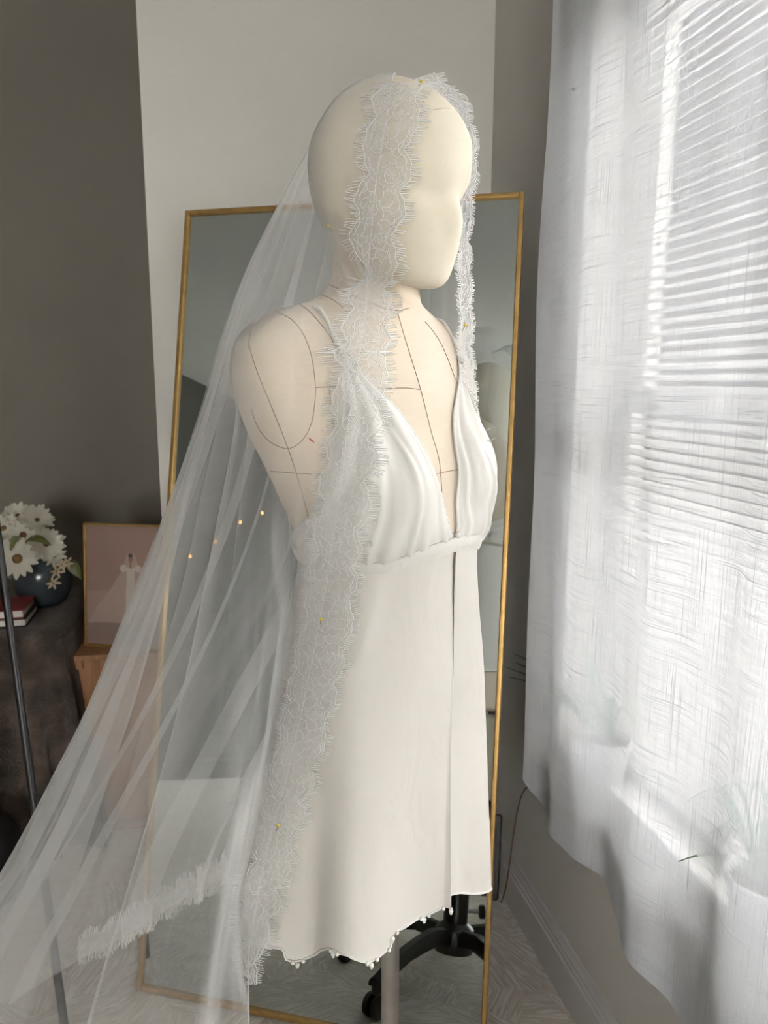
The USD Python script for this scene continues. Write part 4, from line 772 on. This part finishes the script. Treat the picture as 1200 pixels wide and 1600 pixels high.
# flowers: each its own thing
def petal_mesh(L, w, cup_, n=9):
    t = np.linspace(0, 1, n); W = w*np.sin(np.pi*np.clip(t*.86+.08, 0, 1))**.8; z = cup_*t**2*L
    P = np.stack([np.stack([-W, t*L, z+W*.25], -1), np.stack([0*t, t*L*1.02, z], -1), np.stack([W, t*L, z+W*.25], -1)], 1); return grid(P)
def flower(name, label, p, d, R, npet, rows, eye, mat_p, base, group):
    f = thing(name, label, 'flower', group=group); d = unit(d); a = unit(np.cross(d, [0.2, .1, 1.])); b = np.cross(d, a); rr = np.random.default_rng(abs(hash((round(p[0]*1e4), round(p[2]*1e4)))) % 9999 if False else int(abs(p[0])*1e4+abs(p[2])*3e4) % 9999)
    for r in range(rows):
        for k in range(npet):
            an = 2*np.pi*(k+.5*r)/npet+rr.uniform(-.12, .12); pm = petal_mesh(R*(1-.16*r)*rr.uniform(.9, 1.08), R*.20, .12+.22*r+rr.uniform(-.1, .25))
            dr = math.cos(an)*a+math.sin(an)*b; obj('petal', frame_to(p+dr*R*.12+d*.002*r, np.cross(dr, d), dr, d, pm), mat_p, f, smooth=True)
    if eye: e = ball.copy(); e.apply_scale([R*eye, R*eye, R*eye*.5]); obj('disc', frame_to(p+d*.003, a, b, d, e), 'flower_eye', f)
    st = spl([p-d*.002, p-d*.035+np.array([0, 0, -.01]), (p+base)/2+np.array([0, 0, -.005]), base], 14); obj('stem', tube(st, .0016, 6), 'green_leaf', f)
    return f
vb = np.array([VX, VY, VZ+.10])
def fp_(x, y, dd): return at(x, y, dd)
toc = unit(CAM-np.array([VX, VY, .9]))
FL = [((27, 873), 2.21, .055, 15, 1, .26, toc+[.05, 0, -.05], 'white daisy with a dark brown eye, lowest and nearest in the vase'), ((72, 850), 2.24, .048, 14, 2, .2, toc+[.3, 0, .2], 'white daisy facing right beside the green leaf in the vase'), ((58, 813), 2.28, .046, 14, 2, .16, toc+[.1, 0, .8], 'ragged white daisy at the top right of the bouquet'),
      ((28, 806), 2.30, .044, 14, 2, .16, toc+[-.1, 0, .9], 'white daisy at the very top of the bouquet'), ((36, 836), 2.25, .040, 13, 1, .25, toc+[.0, 0, .3], 'brown-hearted white daisy in the middle of the bouquet'), ((6, 826), 2.27, .046, 14, 2, .2, toc+[-.3, 0, .4], 'white daisy at the left frame edge, upper'), ((3, 862), 2.22, .045, 14, 2, .2, toc+[-.4, 0, .0], 'white daisy at the left frame edge, lower'), ((84, 868), 2.26, .034, 12, 1, .2, toc+[.6, 0, -.1], 'small white daisy drooping at the right of the bouquet'), ((46, 858), 2.24, .036, 13, 2, .2, toc+[.2, 0, .1], 'white daisy half hidden behind the nearest one')]
for (x, y), dd, R, npet, rows, eye, d, lb in FL: flower('daisy', lb, fp_(x, y, dd), d, R, npet, rows, eye, 'petal', vb, None)
for (x, y), dd, lb in (((83, 911), 2.25, 'small cream blossom hanging lowest right of the vase'), ((96, 883), 2.26, 'small cream blossom on the right beside the picture frame'), ((104, 880), 2.28, 'small cream blossom farthest right of the bouquet'), ((88, 893), 2.255, 'small cream blossom between two others right of the vase')):
    flower('small_blossom', lb, fp_(x, y, dd), toc+[.5, .0, -.3], .021, 6, 1, 0, 'cream_petal', vb+[.03, 0, .06], None)
def leaf_mesh(p, q, w, bend=.015, up=(0, 0, 1.), n=12):
    p, q = np.asarray(p, float), np.asarray(q, float); t = np.linspace(0, 1, n)[:, None]; c = p+(q-p)*t+np.asarray(up)*bend*np.sin(np.pi*t); s_ = unit(np.cross(q-p, CAM-p)); W = w*np.sin(np.pi*np.clip(t*.92+.05, 0, 1))**.9
    return grid(np.stack([c-s_*W, c+unit(np.cross(s_, q-p))*W*.35, c+s_*W], 1))
for (a_, b_, w_, lb) in ((((40, 846), 2.21), ((80, 852), 2.20), .011, 'narrow green leaf lying across the middle of the bouquet'), (((14, 905), 2.24), ((9, 935), 2.22), .009, 'green leaf hanging over the left side of the vase'), (((16, 862), 2.20), ((30, 838), 2.2), .009, 'green leaf rising beside the nearest daisy'), (((100, 878), 2.31), ((127, 905), 2.31), .018, 'broad dark leaf at the right behind the small blossoms'), (((70, 826), 2.33), ((92, 808), 2.34), .008, 'dark leaf at the upper right of the bouquet'), (((66, 838), 2.33), ((92, 830), 2.34), .008, 'dark leaf under the upper right one')):
    lf = thing('leaf_sprig', lb, 'leaf'); P0, P1 = at(*a_[0], a_[1]), at(*b_[0], b_[1]); obj('blade', leaf_mesh(P0, P1, w_), 'green_leaf', lf, smooth=True); obj('stem', tube(spl([P0, (P0+vb)/2+[0, 0, .01], vb+[0, 0, .05]], 12), .0014, 6), 'green_leaf', lf)
tw = thing('bare_twig', 'thin bare twig arching from the bouquet towards the picture frame', 'twig')
obj('branch', tube(spl([vb+[0, 0, .06], at(84, 848, 2.3), at(108, 843, 2.3), at(128, 834, 2.3)], 24), np.linspace(.0022, .0008, 24), 6), 'twig', tw)
obj('branch', tube(spl([at(84, 852, 2.3), at(102, 862, 2.3), at(124, 864, 2.3)], 18), np.linspace(.0014, .0006, 18), 6), 'twig', tw)
# black tripod in front of the table, its right leg in view
tp = thing('black_tripod', 'black metal tripod stand with one leg sloping across the fur throw at the left edge', 'tripod')
A_, B_ = at(-2, 850, 1.60), at(58, 1290, 1.58); dirl = unit(B_-A_); foot = A_+dirl*((A_[2]-.01)/-dirl[2]); apex = A_-dirl*.30
cen = np.array([2*apex[0]-foot[0]*1.0, apex[1]+.02, 0]); cen = np.array([apex[0]-.02, apex[1]+.01, 0])
obj('leg', tube([apex, (apex+foot)/2, foot], .0085, 14), 'black_metal', tp)
for an in (-120, 180):
    r_ = (foot-cen)*[1, 1, 0]; c_, s_ = math.cos(math.radians(an)), math.sin(math.radians(an)); f2 = cen+np.array([c_*r_[0]-s_*r_[1], s_*r_[0]+c_*r_[1], .01]); obj('leg', tube([apex+[-.02, 0, 0], (apex+f2)/2, f2], .0085, 14), 'black_metal', tp)
obj('column', tube([cen+[0, 0, apex[2]-.08], cen+[0, 0, apex[2]+.5]], .012, 14), 'black_metal', tp); obj('collar', tube([cen+[0, 0, apex[2]-.03], cen+[0, 0, apex[2]+.03]], .024, 18), 'black_metal', tp)
# black bag on the floor at the left
bg = at(-12, 1335, 1.95); q = ball.copy(); v = ball.vertices; q.vertices = np.sign(v)*np.abs(v)**.7*np.array([.13, .10, .13])+np.array([bg[0]-.06, bg[1]+.0, .13]); q.vertices[:, 2] = np.maximum(q.vertices[:, 2], 0.001)
tag(obj('black_bag', q, 'black_cloth', smooth=True), 'soft black bag slumped on the floor at the lower left', 'bag')
# ---------------------------------------------------------------- plants on the sill behind the curtain
def spider_plant(label, x, y, z, R, seed, n=30, tips=()):
    pl = thing('spider_plant', label, 'plant', (x, y, z)); rr = np.random.default_rng(seed)
    obj('pot', lathe([(.001, 0), (.036, 0), (.048, .075), (.052, .078), (.052, .088), (.046, .088), (.044, .07), (.001, .07)], 32), 'pot_grey', pl); obj('soil', lathe([(.0445, .072), (.02, .075), (.0005, .075)], 20), 'soil', pl)
    ends = []
    for k in range(n):
        a = rr.uniform(0, 2*np.pi); h = rr.uniform(.05, .15)*R/.14; r = R*rr.uniform(.4, 1.05)
        if abs(math.cos(a)) > .2: r = min(r, (.052 if math.cos(a) < 0 else .015)/abs(math.cos(a)))
        ends.append((V2(a)*r+np.array([0, 0, .08+h*rr.uniform(.2, 1.2)]), h))
    for t_ in tips: ends.append((np.asarray(t_)-np.array([x, y, z]), .05))
    for e, h in ends:
        b = np.array([rr.uniform(-.012, .012), rr.uniform(-.012, .012), .076]); t = np.linspace(0, 1, 12)[:, None]; c = b+(e-b)*t+np.array([0, 0, 1.])*h*np.sin(np.pi*t)*.55
        s_ = unit(np.cross(e-b+[0, 0, .01], [0, 0, 1.])); W = .0042*np.sin(np.pi*np.clip(.12+t*.86, 0, 1))**.7
        obj('leaf', grid(np.stack([c-s_*W+[0, 0, .0015], c, c+s_*W+[0, 0, .0015]], 1)), 'plant_leaf', pl, smooth=True)
sz = WZ0+.0025
tip = lambda x, y, X: CAM+ray(x, y)*(X/ray(x, y)[0])
spider_plant('small spider plant in a pale pot on the sill, faint behind the curtain at right', XW-.0, .80, sz, .15, 3, 42, [tip(1060, 1347, .652)])
spider_plant('spider plant whose leaf tips poke past the left curtain edge', XW-.0, 1.235, sz, .15, 8, 26, [tip(803, 1022, .700), tip(806, 1036, .705), tip(790, 1043, .71), tip(794, 1058, .71), tip(812, 1050, .70)])
# ---------------------------------------------------------------- the rest of the room, seen only in the mirror
dz = thing('low_dresser', 'low cream dresser with a dark top reflected in the mirror', 'dresser')
o = np.array([-1.55, -2.1, 0.])
obj('body', rbox(o[0], o[0]+1.3, o[1], o[1]+.42, .12, .66), 'dresser_cream', dz); obj('top', rbox(o[0]-.01, o[0]+1.31, o[1]-.01, o[1]+.44, .66, .69), 'dresser_dark', dz); obj('plinth', box(o[0]+.03, o[0]+1.27, o[1]+.03, o[1]+.39, 0, .12), 'dresser_dark', dz)
for k in range(3):
    d_ = obj('drawer', rbox(o[0]+.02+k*.425, o[0]+.43+k*.425, o[1]+.418, o[1]+.434, .15, .64), 'dresser_cream', dz); obj('knob', tube([[o[0]+.225+k*.425, o[1]+.43, .42], [o[0]+.225+k*.425, o[1]+.455, .42]], .012, 12), 'dresser_dark', d_)
sl = thing('string_lights', 'warm string lights along the dark left wall, seen as orange glints in the mirror', 'string lights')
pts = [np.array([XL+.012, -1.015+.204*k, 2.035-.155*k+.03*math.sin(k*1.9)]) for k in range(4)]
obj('wire', tube(spl(pts, 60), .0015, 5), 'black_metal', sl)
for p_ in pts: b_ = ball.copy(); b_.apply_scale(.011); b_.apply_translation(p_+[.010, 0, -.008]); obj('bulb', b_, 'bulb_glow', sl, smooth=True)
